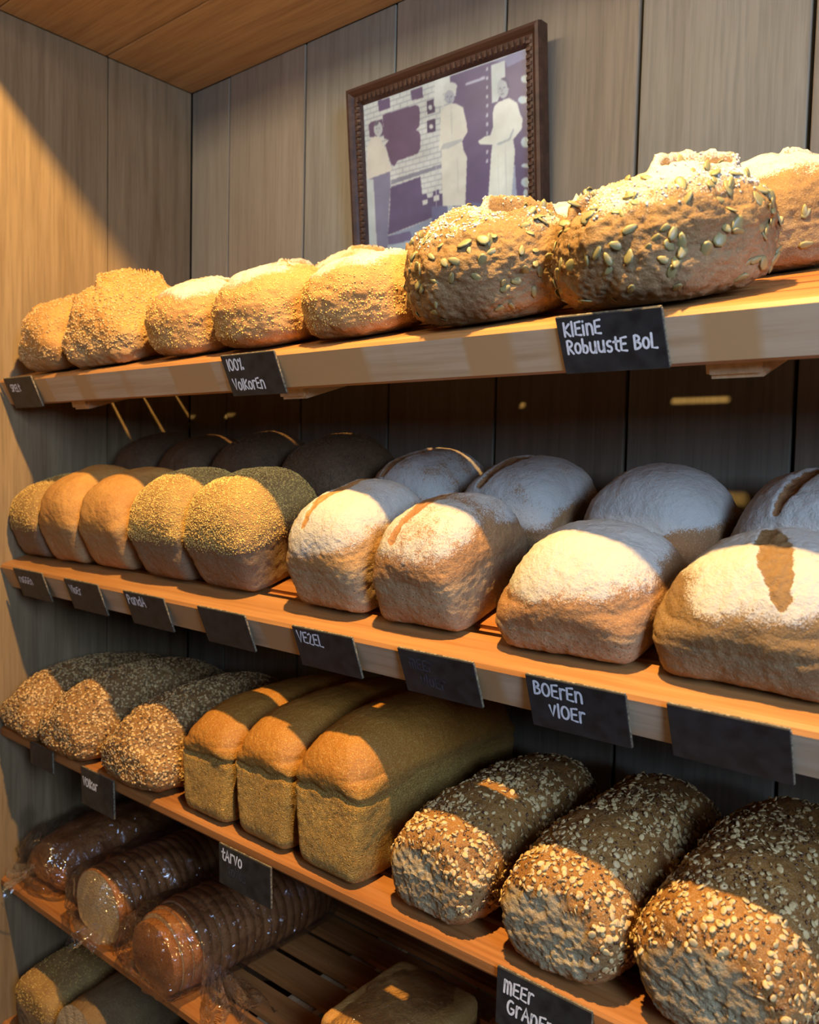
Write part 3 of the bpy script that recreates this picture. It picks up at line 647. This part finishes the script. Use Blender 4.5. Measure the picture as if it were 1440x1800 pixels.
# ---- shelf 5
tin('rough golden loaf at the far left of the lowest shelf, half wrapped', -1.262, -0.008, 0.120, 0.28, 0.130, 'gritty', 96, 40, s=5, kind='pan', tb=0.95, o={'zm': 0.6}, grit=3000, name='golden_loaf')
P = place_root('sliced_loaf', 5, -1.135, 0.155, 0)
bpy.data.objects.remove(P)
def cut_loaf():
    root = place_root('cut_loaf', 5, -1.128, -0.006+0.14, 4); tag(root, 'cut loaf showing its oval pale face, bottom left corner', 'bread', GR[5])
    P, F, mask, vn, zz, q = loaf_shape('long', 0.125, 0.30, 0.150, 44, 97, (), 0, 0.8, {'b': 9, 'zm': 0.45, 'aT': 2.1})
    P[:, 1] = np.maximum(P[:, 1], -0.14)
    me = np_mesh('crust', P, F); mask[:, 2] = (P[:, 1] < -0.136); add_mask(me, mask); link('crust', me, M['brown'], root)
    pr = slice_profile(0.117, 0.143, 40); k = len(pr); V = [(x_, -0.1405-0.0006*((i % 3)-1), z_) for i, (x_, z_) in enumerate(pr)]+[(0, -0.1425, 0.07)]
    me = bpy.data.meshes.new('cut_face'); me.from_pydata(V, [], [(j, (j+1) % k, k) for j in range(k)]); link('cut_face', me, M['crumb'], root)
cut_loaf()
loaf('dark_loaf', 'dark domed loaf on the lowest shelf, cut by the bottom edge', 5, -0.955, 0.040, 0.140, 0.26, 0.128, 'long', 'dark_tin', 98, 40, group=GR[5])
loaf('dark_loaf', 'dark domed loaf deeper on the lowest shelf, beneath the bare slats', 5, -0.760, 0.050, 0.140, 0.26, 0.118, 'long', 'dark_tin', 99, 32, group=GR[5])

# ------------------------------------------------------------------ chalk cards
def arc(cx, cy, rx, ry, a0, a1, k=9): return [(cx+rx*math.cos(R(a0+(a1-a0)*i/k)), cy+ry*math.sin(R(a0+(a1-a0)*i/k))) for i in range(k+1)]
G = {
 '1': ([[(0.1, 1), (0.1, 0)]], 0.25), '0': ([arc(0.32, 0.5, 0.28, 0.5, 90, 450, 14)], 0.72), '%': ([arc(0.1, 0.85, 0.06, 0.08, 0, 360, 8), [(0.42, 1), (0.22, 0)], arc(0.55, 0.1, 0.06, 0.08, 0, 360, 8)], 0.7),
 'V': ([[(0, 1), (0.28, 0), (0.56, 1)]], 0.66), 'v': ([[(0, 0.75), (0.22, 0), (0.46, 0.8)]], 0.58),
 'o': ([arc(0.26, 0.38, 0.24, 0.36, 90, 450, 12)], 0.62), 'O': ([arc(0.32, 0.45, 0.3, 0.46, 90, 450, 14)], 0.74),
 'l': ([[(0.08, 1), (0.08, 0)]], 0.26), 'L': ([[(0.05, 1), (0.05, 0.03), (0.45, 0.0)]], 0.56),
 'K': ([[(0.05, 0.95), (0.05, 0)], [(0.5, 0.85), (0.07, 0.45), (0.52, 0)]], 0.62),
 'r': ([[(0.06, 0.78), (0.06, 0)], arc(0.3, 0.45, 0.24, 0.34, 180, 60, 6)], 0.52),
 'E': ([[(0.5, 0.95), (0.06, 0.9), (0.04, 0.05), (0.5, 0.0)], [(0.06, 0.48), (0.42, 0.5)]], 0.62),
 'n': ([[(0.05, 0.75), (0.05, 0)], arc(0.28, 0.42, 0.23, 0.34, 180, 0, 8)+[(0.52, 0)]], 0.66),
 'i': ([[(0.06, 0.68), (0.06, 0)], [(0.06, 0.94), (0.075, 0.96)]], 0.26),
 'R': ([[(0.05, 0), (0.05, 0.95)]+arc(0.12, 0.72, 0.36, 0.24, 85, -80, 7)+[(0.1, 0.48), (0.52, 0)]], 0.64),
 'b': ([[(0.05, 1), (0.05, 0.05)]+arc(0.24, 0.28, 0.2, 0.27, -90, 150, 9)], 0.58),
 'u': ([[(0.05, 0.75), (0.05, 0.3)]+arc(0.27, 0.27, 0.22, 0.26, 180, 360, 7)+[(0.5, 0.78)], [(0.5, 0.4), (0.52, 0.0)]], 0.66),
 's': ([arc(0.28, 0.56, 0.2, 0.19, 60, 250, 7)+arc(0.24, 0.19, 0.2, 0.19, 80, -140, 7)], 0.56),
 't': ([[(0.22, 0.98), (0.2, 0.15), (0.4, 0.02)], [(0.0, 0.66), (0.45, 0.7)]], 0.52),
 'B': ([[(0.05, 0), (0.05, 0.95)]+arc(0.1, 0.73, 0.34, 0.22, 85, -85, 7)+arc(0.1, 0.26, 0.42, 0.25, 85, -95, 7)], 0.64),
 'P': ([[(0.05, 0), (0.05, 0.95)]+arc(0.1, 0.7, 0.38, 0.25, 85, -95, 7)], 0.6),
 'a': ([arc(0.26, 0.36, 0.22, 0.33, 60, 330, 10), [(0.46, 0.72), (0.48, 0.0)]], 0.6),
 'd': ([arc(0.26, 0.34, 0.22, 0.32, 60, 330, 10), [(0.48, 1.0), (0.48, 0.0)]], 0.62),
 'A': ([[(0, 0), (0.28, 0.95), (0.58, 0)], [(0.1, 0.35), (0.48, 0.37)]], 0.68),
 'Z': ([[(0.02, 0.85), (0.25, 0.98), (0.4, 0.8), (0.05, 0.05), (0.48, 0.0)]], 0.58),
 'm': ([[(0.05, 0.9), (0.05, 0)], arc(0.2, 0.55, 0.15, 0.35, 180, 0, 6)+[(0.36, 0)], arc(0.5, 0.55, 0.15, 0.35, 180, 0, 6)+[(0.66, 0)]], 0.80),
 'G': ([arc(0.34, 0.48, 0.30, 0.47, 60, 330, 12)+[(0.62, 0.42), (0.38, 0.42)]], 0.74), 'S': ([arc(0.28, 0.72, 0.22, 0.22, 50, 250, 7)+arc(0.25, 0.24, 0.24, 0.25, 80, -140, 7)], 0.58),
 ' ': ([], 0.4)}
def write(lines, seed):
    """lines of (text, x, baseline y, size); strokes of round chalk-marker line lying on z=0"""
    bm = bmesh.new(); r = random.Random(seed)
    for text, x, y, sz in lines:
        rad = 0.00105*(sz/0.0125)**0.5
        for ch in text:
            st, adv = G[ch]; jy = (r.random()-0.5)*0.07*sz; sk = 0.06
            for poly in st:
                pts = [(x+(px+sk*py)*sz*0.86, y+jy+py*sz) for px, py in poly]
                n = len(pts); L_, R_ = [], []
                for i, (a, b_) in enumerate(pts):
                    p0 = pts[max(0, i-1)]; p1 = pts[min(n-1, i+1)]; tx, ty = p1[0]-p0[0], p1[1]-p0[1]; l = math.hypot(tx, ty) or 1
                    nx, ny = -ty/l*rad, tx/l*rad; L_.append((a+nx, b_+ny)); R_.append((a-nx, b_-ny))
                # pen caps
                cap0 = [(pts[0][0]+rad*math.cos(t), pts[0][1]+rad*math.sin(t)) for t in np.linspace(0, 2*math.pi, 10, endpoint=False)]
                cap1 = [(pts[-1][0]+rad*math.cos(t), pts[-1][1]+rad*math.sin(t)) for t in np.linspace(0, 2*math.pi, 10, endpoint=False)]
                for c in (cap0, cap1): bm.faces.new([bm.verts.new((p[0], p[1], 0.00035)) for p in c])
                lv = [bm.verts.new((p[0], p[1], 0.0004)) for p in L_]; rv = [bm.verts.new((p[0], p[1], 0.0004)) for p in R_]
                for i in range(n-1): bm.faces.new((lv[i], rv[i], rv[i+1], lv[i+1]))
            x += adv*sz*0.86+sz*0.05
    bmesh.ops.recalc_face_normals(bm, faces=bm.faces[:])
    me = bpy.data.meshes.new('lettering'); bm.to_mesh(me); bm.free(); return me
def card(s, x, label, lines=(), faint=(), w_=0.093, h_=0.050, tilt=24.0, drop=-0.001, roll=0.0, out=0.0015, seed=1):
    z0, t = SH[s]
    root = empty('chalk_card', (x, YF-out, Z0+z0-drop)); tag(root, label, 'sign', 'chalk cards on the shelf rails')
    # local frame: x right, y up along the card, z out of its face
    tl = R(tilt); yax = Vector((0, -math.sin(tl), math.cos(tl))); xax = Vector((1, 0, 0)); zax = xax.cross(yax)
    m = Matrix((xax, yax, zax)).transposed() @ Matrix.Rotation(R(roll), 3, 'Z'); root.rotation_euler = m.to_euler()
    box('board', 0, w_, -h_, 0, 0.0005, 0.0030, M['board'], root, bevel=0.0006)
    box('worn_edge', 0.0002, w_-0.0002, -h_+0.0002, -0.0002+0.0006, 0.0, 0.0018, M['board_edge'], root, bevel=0.0003)
    box('worn_edge', w_-0.0012, w_+0.0006, -h_+0.001, -0.001, 0.0002, 0.0026, M['board_edge'], root, bevel=0.0003)
    if lines: o = link('lettering', write(lines, seed), M['chalk'], root); o.location.z = 0.0029
    if faint: o = link('rubbed_lettering', write(faint, seed), M['smudge'], root); o.location.z = 0.00285
    return root
card(1, -1.348, 'small black card at the left end of the top shelf rail, blurred writing', [('SPELt', 0.014, -0.022, 0.0115)], w_=0.090, seed=2)
card(1, -0.793, 'black card reading 100% volkoren on the top shelf rail', [('100%', 0.008, -0.018, 0.0130), ('VolKorEn', 0.008, -0.042, 0.0130)], w_=0.094, tilt=24.5, seed=3)
card(1, -0.347, 'black card with the longest wording, under the pumpkin seed loaves', [('KlEinE', 0.006, -0.0165, 0.0120), ('RobuustE BoL', 0.006, -0.0325, 0.0120)], w_=0.092, h_=0.050, tilt=27, drop=-0.004, seed=4)
card(2, -1.318, 'black card at the far left of the second shelf, white writing blurred', [('rogGEn'.replace('g', 'G'), 0.010, -0.024, 0.0120)], tilt=21, seed=5)
card(2, -1.158, 'black card second from the left on the second shelf, blurred writing', [('VloEr', 0.010, -0.022, 0.0125)], tilt=21, seed=6)
card(2, -0.999, 'black card with a short word ending in A, third on the second shelf', [('PandA', 0.006, -0.018, 0.0145)], tilt=21, seed=7)
card(2, -0.834, 'blank black card below the gritty tin loaves on the second shelf', tilt=22, w_=0.090)
card(2, -0.663, 'black card reading VEZEL on the second shelf rail', [('VEZEL', 0.006, -0.0185, 0.0140)], tilt=21, w_=0.091, seed=8)
card(2, -0.511, 'black card with rubbed-out writing, left of the BOEREN card', faint=[('WittE', 0.012, -0.020, 0.0125), ('vloEr', 0.022, -0.038, 0.0125)] if 'W' in G else [('mEEr', 0.012, -0.020, 0.0125), ('vloEr', 0.022, -0.038, 0.0125)], tilt=22, w_=0.091, seed=9)
card(2, -0.365, 'black card reading BOEREN vloer on the second shelf rail', [('BOErEn', 0.007, -0.0175, 0.0135), ('vlOEr', 0.020, -0.037, 0.0135)], tilt=20, w_=0.093, h_=0.052, seed=10)
card(2, -0.238, 'large blank smudged black card, rightmost on the second shelf', tilt=24, w_=0.090, h_=0.051, roll=-0.5, seed=11)
card(3, -1.108, 'black card hanging on the third shelf under the seeded loaves', [('VOlKorn'[:6], 0.006, -0.026, 0.0125)], tilt=2, w_=0.086, h_=0.056, seed=12)
card(3, -0.786, 'black card reading tarvo on the third shelf rail', [('tArvo', 0.006, -0.018, 0.0142)], [('toVos', 0.018, -0.034, 0.012)], tilt=2, w_=0.094, h_=0.050, drop=0.012, seed=13)
card(3, -0.384, 'black card reading MEER GRANEN on the third shelf rail, bottom right', [('mEEr', 0.008, -0.0205, 0.0132), ('GrAnEn', 0.012, -0.0385, 0.0135)], tilt=1, w_=0.094, h_=0.054, drop=-0.001, roll=-1.0, seed=14)
card(3, -1.262, 'small grey card at the far left of the third shelf rail', tilt=2, w_=0.07, h_=0.035)

# ------------------------------------------------------------------ framed photograph
PICT = [((86,76,118),[(0.1,0.997),(0.182,0.995),(0.185,0.926),(0.107,0.926)]),((86,76,118),[(0.321,0.991),(0.397,0.989),(0.401,0.922),(0.328,0.928)]),((88,74,112),[(0.132,0.897),(0.149,0.901),(0.351,0.895),(0.372,0.877),(0.377,0.841),(0.372,0.761),(0.348,0.741),(0.366,0.728),(0.376,0.701),(0.371,0.621),(0.352,0.594),(0.22,0.585),(0.196,0.555),(0.174,0.579),(0.152,0.663),(0.141,0.708),(0.168,0.731),(0.133,0.753)]),((88,74,112),[(0.031,0.867),(0.049,0.88),(0.128,0.875),(0.137,0.77),(0.051,0.782),(0.034,0.787)]),((70,64,100),[(0.421,0.896),(0.469,0.895),(0.472,0.811),(0.424,0.815)]),((70,64,100),[(0.42,0.776),(0.471,0.774),(0.471,0.697),(0.42,0.702)]),((165,180,190),[(0.456,0.846),(0.454,0.838),(0.447,0.835),(0.439,0.837),(0.432,0.845),(0.43,0.854),(0.433,0.862),(0.44,0.865),(0.448,0.863),(0.454,0.855)]),((165,180,190),[(0.458,0.731),(0.456,0.723),(0.449,0.719),(0.441,0.722),(0.435,0.729),(0.432,0.738),(0.435,0.746),(0.442,0.75),(0.45,0.747),(0.456,0.74)]),((112,124,150),[(0.173,0.476),(0.506,0.492),(0.508,0.469),(0.169,0.446)]),((80,76,122),[(0.165,0.429),(0.366,0.449),(0.374,0.335),(0.402,0.334),(0.407,0.306),(0.44,0.307),(0.444,0.339),(0.48,0.342),(0.482,0.315),(0.5,0.314),(0.507,0.237),(0.53,0.223),(0.529,0.194),(0.136,0.128),(0.157,0.321)]),((118,142,176),[(0.132,0.122),(0.532,0.19),(0.642,0.184),(0.635,-0.074),(0.123,-0.02)]),((92,92,140),[(0.135,0.121),(0.285,0.123),(0.308,0.064),(0.179,0.06),(0.133,0.066)]),((140,168,190),[(0.126,0.061),(0.308,0.064),(0.493,0.081),(0.638,0.041),(0.634,-0.109),(0.123,-0.02)]),((178,194,196),[(0.373,0.296),(0.407,0.3),(0.407,0.271),(0.375,0.267)]),((178,194,196),[(0.445,0.309),(0.481,0.311),(0.482,0.277),(0.446,0.277)]),((150,165,185),[(0.466,0.497),(0.469,0.496),(0.46,0.106),(0.455,0.107)]),((155,172,184),[(0.127,0.812),(0.123,0.793),(0.114,0.779),(0.101,0.773),(0.087,0.777),(0.075,0.79),(0.067,0.809),(0.065,0.83),(0.069,0.849),(0.078,0.863),(0.091,0.868),(0.105,0.864),(0.117,0.852),(0.124,0.833)]),((182,190,184),[(0.071,0.783),(0.037,0.768),(0.011,0.726),(-0.001,0.543),(0.015,0.518),(0.093,0.517),(0.166,0.532),(0.181,0.541),(0.165,0.581),(0.146,0.677),(0.119,0.733),(0.107,0.766)]),((104,112,150),[(0.018,0.52),(0.166,0.532),(0.165,0.441),(0.149,0.292),(0.124,0.005),(0.054,0.018),(0.052,0.219),(0.037,0.472)]),((160,182,192),[(0.002,0.524),(0.049,0.509),(0.052,0.282),(0.054,0.018),(-0.011,0.029),(-0.006,0.357)]),((84,76,122),[(0.569,0.996),(0.809,0.995),(1.011,0.995),(0.996,0.063),(0.866,0.115),(0.642,0.138),(0.546,0.222),(0.549,0.412)]),((106,112,162),[(0.809,0.995),(1.012,0.998),(1.011,0.95),(0.894,0.934),(0.886,0.968)]),((86,98,146),[(0.432,0.248),(0.688,0.216),(0.997,0.099),(0.994,-0.057),(0.426,0.053)]),((142,154,188),[(0.657,0.922),(0.772,0.927),(0.771,0.91),(0.66,0.911)]),((168,190,198),[(0.808,0.975),(0.883,0.975),(0.884,0.873),(0.847,0.779),(0.838,0.759),(0.808,0.761)]),((150,165,195),[(0.78,0.973),(0.79,0.972),(0.79,0.952),(0.779,0.952)]),((150,165,195),[(0.779,0.921),(0.789,0.921),(0.789,0.9),(0.778,0.901)]),((150,165,195),[(0.778,0.869),(0.788,0.869),(0.788,0.848),(0.777,0.849)]),((150,165,195),[(0.776,0.817),(0.787,0.817),(0.786,0.796),(0.776,0.797)]),((150,165,195),[(0.775,0.765),(0.786,0.765),(0.785,0.744),(0.775,0.745)]),((150,165,195),[(0.774,0.713),(0.784,0.713),(0.784,0.692),(0.773,0.692)]),((150,165,195),[(0.773,0.661),(0.783,0.66),(0.783,0.64),(0.772,0.64)]),((150,165,195),[(0.771,0.608),(0.782,0.608),(0.782,0.587),(0.771,0.587)]),((150,165,195),[(0.77,0.555),(0.781,0.555),(0.78,0.534),(0.77,0.534)]),((150,165,195),[(0.769,0.502),(0.78,0.502),(0.779,0.481),(0.768,0.481)]),((150,165,195),[(0.768,0.449),(0.778,0.449),(0.778,0.428),(0.767,0.428)]),((150,180,200),[(1.013,0.83),(1.008,0.819),(0.996,0.814),(0.982,0.819),(0.971,0.831),(0.967,0.845),(0.971,0.857),(0.983,0.86),(0.997,0.856),(1.008,0.844)]),((150,180,200),[(1.004,0.718),(0.999,0.707),(0.985,0.703),(0.968,0.708),(0.954,0.721),(0.949,0.735),(0.955,0.747),(0.969,0.75),(0.986,0.745),(0.999,0.732)]),((150,180,200),[(1.011,0.481),(1.006,0.465),(0.994,0.457),(0.978,0.461),(0.966,0.476),(0.961,0.495),(0.967,0.511),(0.979,0.519),(0.995,0.515),(1.007,0.5)]),((150,180,200),[(1.008,0.35),(1.003,0.344),(0.991,0.342),(0.977,0.346),(0.965,0.354),(0.961,0.363),(0.965,0.369),(0.977,0.371),(0.992,0.367),(1.003,0.359)]),((150,180,200),[(1.013,0.255),(1.008,0.239),(0.994,0.232),(0.976,0.236),(0.963,0.25),(0.957,0.268),(0.963,0.285),(0.977,0.292),(0.994,0.288),(1.008,0.273)]),((150,180,200),[(0.994,0.2),(0.991,0.187),(0.985,0.18),(0.977,0.182),(0.971,0.192),(0.969,0.206),(0.972,0.219),(0.978,0.227),(0.986,0.225),(0.992,0.215)]),((150,180,200),[(1.002,0.133),(0.997,0.113),(0.987,0.103),(0.973,0.105),(0.963,0.121),(0.959,0.143),(0.964,0.163),(0.975,0.173),(0.988,0.17),(0.998,0.155)]),((178,196,200),[(0.477,1.009),(0.566,0.997),(0.57,0.954),(0.525,0.907),(0.529,0.831),(0.465,0.851)]),((172,188,192),[(0.611,0.92),(0.607,0.911),(0.596,0.906),(0.579,0.906),(0.561,0.912),(0.544,0.922),(0.533,0.935),(0.529,0.948),(0.534,0.957),(0.545,0.962),(0.562,0.962),(0.58,0.956),(0.597,0.945),(0.608,0.933)]),((170,186,190),[(0.532,0.948),(0.608,0.926),(0.6,0.867),(0.533,0.904)]),((138,152,174),[(0.594,0.863),(0.59,0.846),(0.581,0.834),(0.569,0.829),(0.556,0.833),(0.544,0.845),(0.536,0.863),(0.533,0.883),(0.537,0.9),(0.546,0.912),(0.558,0.917),(0.572,0.912),(0.583,0.9),(0.591,0.883)]),((184,196,190),[(0.555,0.832),(0.593,0.829),(0.641,0.79),(0.66,0.693),(0.663,0.637),(0.631,0.594),(0.638,0.539),(0.657,0.491),(0.639,0.205),(0.501,0.236),(0.501,0.488),(0.505,0.575),(0.489,0.589),(0.499,0.678),(0.506,0.801),(0.529,0.825)]),((150,166,176),[(0.516,0.61),(0.63,0.609),(0.633,0.593),(0.547,0.573),(0.496,0.578)]),((150,172,190),[(0.529,0.229),(0.567,0.221),(0.568,0.151),(0.535,0.161)]),((150,172,190),[(0.574,0.216),(0.639,0.202),(0.641,0.145),(0.571,0.14)]),((132,152,186),[(0.926,0.389),(0.934,0.196),(0.93,0.107),(0.892,0.115),(0.91,0.292)]),((150,166,184),[(0.901,0.815),(0.898,0.791),(0.889,0.774),(0.876,0.767),(0.861,0.772),(0.849,0.787),(0.84,0.81),(0.838,0.836),(0.841,0.859),(0.851,0.876),(0.864,0.883),(0.878,0.878),(0.89,0.863),(0.899,0.84)]),((70,68,110),[(0.858,0.883),(0.887,0.882),(0.903,0.855),(0.905,0.813),(0.896,0.817),(0.889,0.854)]),((186,202,198),[(0.844,0.757),(0.902,0.762),(0.946,0.719),(0.961,0.65),(0.973,0.623),(0.967,0.567),(0.92,0.521),(0.929,0.454),(0.908,0.232),(0.895,0.118),(0.769,0.168),(0.796,0.472),(0.804,0.524),(0.733,0.547),(0.723,0.568),(0.764,0.584),(0.793,0.581),(0.809,0.619),(0.811,0.708),(0.82,0.74)]),((142,160,176),[(0.827,0.524),(0.897,0.534),(0.921,0.586),(0.926,0.573),(0.903,0.523),(0.839,0.511)])]
HEADS = [(0.0844,0.8605,0.017,0.014,(92,96,120)),(0.0876,0.8275,0.004,0.004,(110,122,146)),(0.1059,0.8222,0.004,0.004,(110,122,146)),(0.097,0.7994,0.006,0.003,(120,130,150)),(0.5512,0.88,0.005,0.005,(96,104,134)),(0.5738,0.874,0.005,0.005,(96,104,134)),(0.5634,0.8625,0.004,0.009,(118,130,152)),(0.5641,0.845,0.008,0.004,(100,110,138)),(0.8548,0.8299,0.005,0.005,(100,110,138)),(0.8777,0.8271,0.005,0.005,(100,110,138)),(0.8654,0.8147,0.004,0.01,(128,142,162)),(0.8656,0.7941,0.009,0.004,(106,116,142)),(0.5705,0.7194,0.004,0.1,(168,182,180)),(0.5991,0.3997,0.004,0.12,(172,186,184)),(0.8763,0.3604,0.004,0.14,(170,188,190)),(0.8351,0.3407,0.003,0.12,(172,190,192))]
def picture():
    th = math.atan2(0.026, 0.27)
    root = empty('framed_photograph', (-0.885, 0.9775, Z0+0.3247), (math.pi/2, 0, 0))
    xax = Vector((1, 0, 0)); yax = Vector((0, -math.sin(th), math.cos(th))); zax = xax.cross(yax)
    root.rotation_euler = Matrix((xax, yax, zax)).transposed().to_euler()
    tag(root, 'old photograph of three bakers in a carved dark frame on the plank wall', 'picture')
    w_, h_ = 0.291, 0.228; nx, ny = 340, 270; fr = 0.025
    img = np.zeros((ny+1, nx+1, 3)); U, Vv = np.meshgrid(np.linspace(0, 1, nx+1), np.linspace(0, 1, ny+1))
    img[:] = (172, 190, 194)
    # brick courses of the bakery wall (seen square on in the print)
    cy = np.mod(Vv*30, 1); cx = np.mod(U*22+0.5*np.floor(Vv*30), 1)
    img[(cy < 0.14) | (cx < 0.07)] = (138, 152, 172)
    for c, poly in PICT:
        p = np.array(poly); inside = np.zeros(U.shape, bool); j = len(p)-1
        for i in range(len(p)):
            cnd = ((p[i, 1] > Vv) != (p[j, 1] > Vv)); xi = (p[j, 0]-p[i, 0])*(Vv-p[i, 1])/((p[j, 1]-p[i, 1]) or 1e-9)+p[i, 0]
            inside ^= cnd & (U < xi); j = i
        img[inside] = c
    for (cu, cv, ru, rv, c) in HEADS:
        e = ((U-cu)/ru)**2+((Vv-cv)/rv)**2 < 1; img[e] = c
    g = fbm(np.c_[U.ravel()*3, Vv.ravel()*3, np.zeros(U.size)], 3.0, 4, 5).reshape(U.shape)[..., None]
    img = img*(1+0.07*g)
    for _ in range(2):      # the print is soft
        k = np.pad(img, ((1, 1), (1, 1), (0, 0)), 'edge'); img = (k[1:-1, 1:-1]*2+k[:-2, 1:-1]+k[2:, 1:-1]+k[1:-1, :-2]+k[1:-1, 2:])/6
    img = img*0.72+img.mean(2, keepdims=True)*np.array([0.27, 0.285, 0.275]); lin = np.clip(img/255, 0, 1)**2.2*1.1
    V = np.c_[(U*w_).ravel(), (Vv*h_).ravel(), np.full(U.size, 0.004)]
    i = np.arange(ny)[:, None]*(nx+1)+np.arange(nx)[None]; F = np.stack([i, i+1, i+nx+2, i+nx+1], -1).reshape(-1, 4)
    me = np_mesh('print', V, F, False); add_mask(me, np.c_[lin.reshape(-1, 3), np.ones(U.size)])
    m, nt, b = nodes('faded_print'); at = N(nt, 'ShaderNodeAttribute', attribute_name='mask'); nt.links.new(at.outputs['Color'], b.inputs['Base Color'])
    b.inputs['Roughness'].default_value = 0.25; link('print', me, m, root)
    # moulded frame, four mitred sides with rounded section, plus carved beads along it
    sec = [(0.0, 0.003), (0.003, 0.009), (0.009, 0.0115), (0.013, 0.0105), (0.016, 0.014), (0.020, 0.017), (0.0245, 0.016), (0.026, 0.010), (0.026, -0.006), (0.0, -0.006)]
    cs = [(0, 0), (w_, 0), (w_, h_), (0, h_)]; out = [(-1, -1), (1, -1), (1, 1), (-1, 1)]
    for a in range(4):
        b2 = (a+1) % 4; v = []
        for (c, o) in ((cs[a], out[a]), (cs[b2], out[b2])):
            v += [(c[0]+o[0]*s, c[1]+o[1]*s, z) for s, z in sec]
        k = len(sec); f = [(q, (q+1) % k, k+(q+1) % k, k+q) for q in range(k)]+[tuple(range(k)), tuple(range(k, 2*k))]
        me = bpy.data.meshes.new('frame_side'); me.from_pydata(v, [], f)
        bm = bmesh.new(); bm.from_mesh(me); bmesh.ops.recalc_face_normals(bm, faces=bm.faces[:]); bm.to_mesh(me); bm.free()
        fs = link('frame_side', me, M['frame'], root)
        bm = bmesh.new(); ln = w_ if a % 2 == 0 else h_; nb = int(ln/0.0085)
        for q in range(nb+1):
            t = (q+0.2)/nb*1.02-0.01; c = Vector((cs[a][0]+(cs[b2][0]-cs[a][0])*t, cs[a][1]+(cs[b2][1]-cs[a][1])*t, 0.0105))
            n = Vector((0, -1, 0)) if a == 0 else Vector((1, 0, 0)) if a == 1 else Vector((0, 1, 0)) if a == 2 else Vector((-1, 0, 0))
            c += n*0.0075; g_ = bmesh.ops.create_cube(bm, size=1)['verts']
            along, across = 0.0056, 0.0105
            for vv in g_:
                sx, sy = (along, across) if a % 2 == 0 else (across, along)
                k_ = 0.7 if vv.co.z > 0 else 1.0
                vv.co = c+Vector((vv.co.x*sx*k_, vv.co.y*sy*k_, vv.co.z*0.0042))
        me = bpy.data.meshes.new('carved_bead_row'); bm.to_mesh(me); bm.free(); o = link('carved_bead_row', me, M['frame'], fs); o['kind'] = 'stuff'
picture()
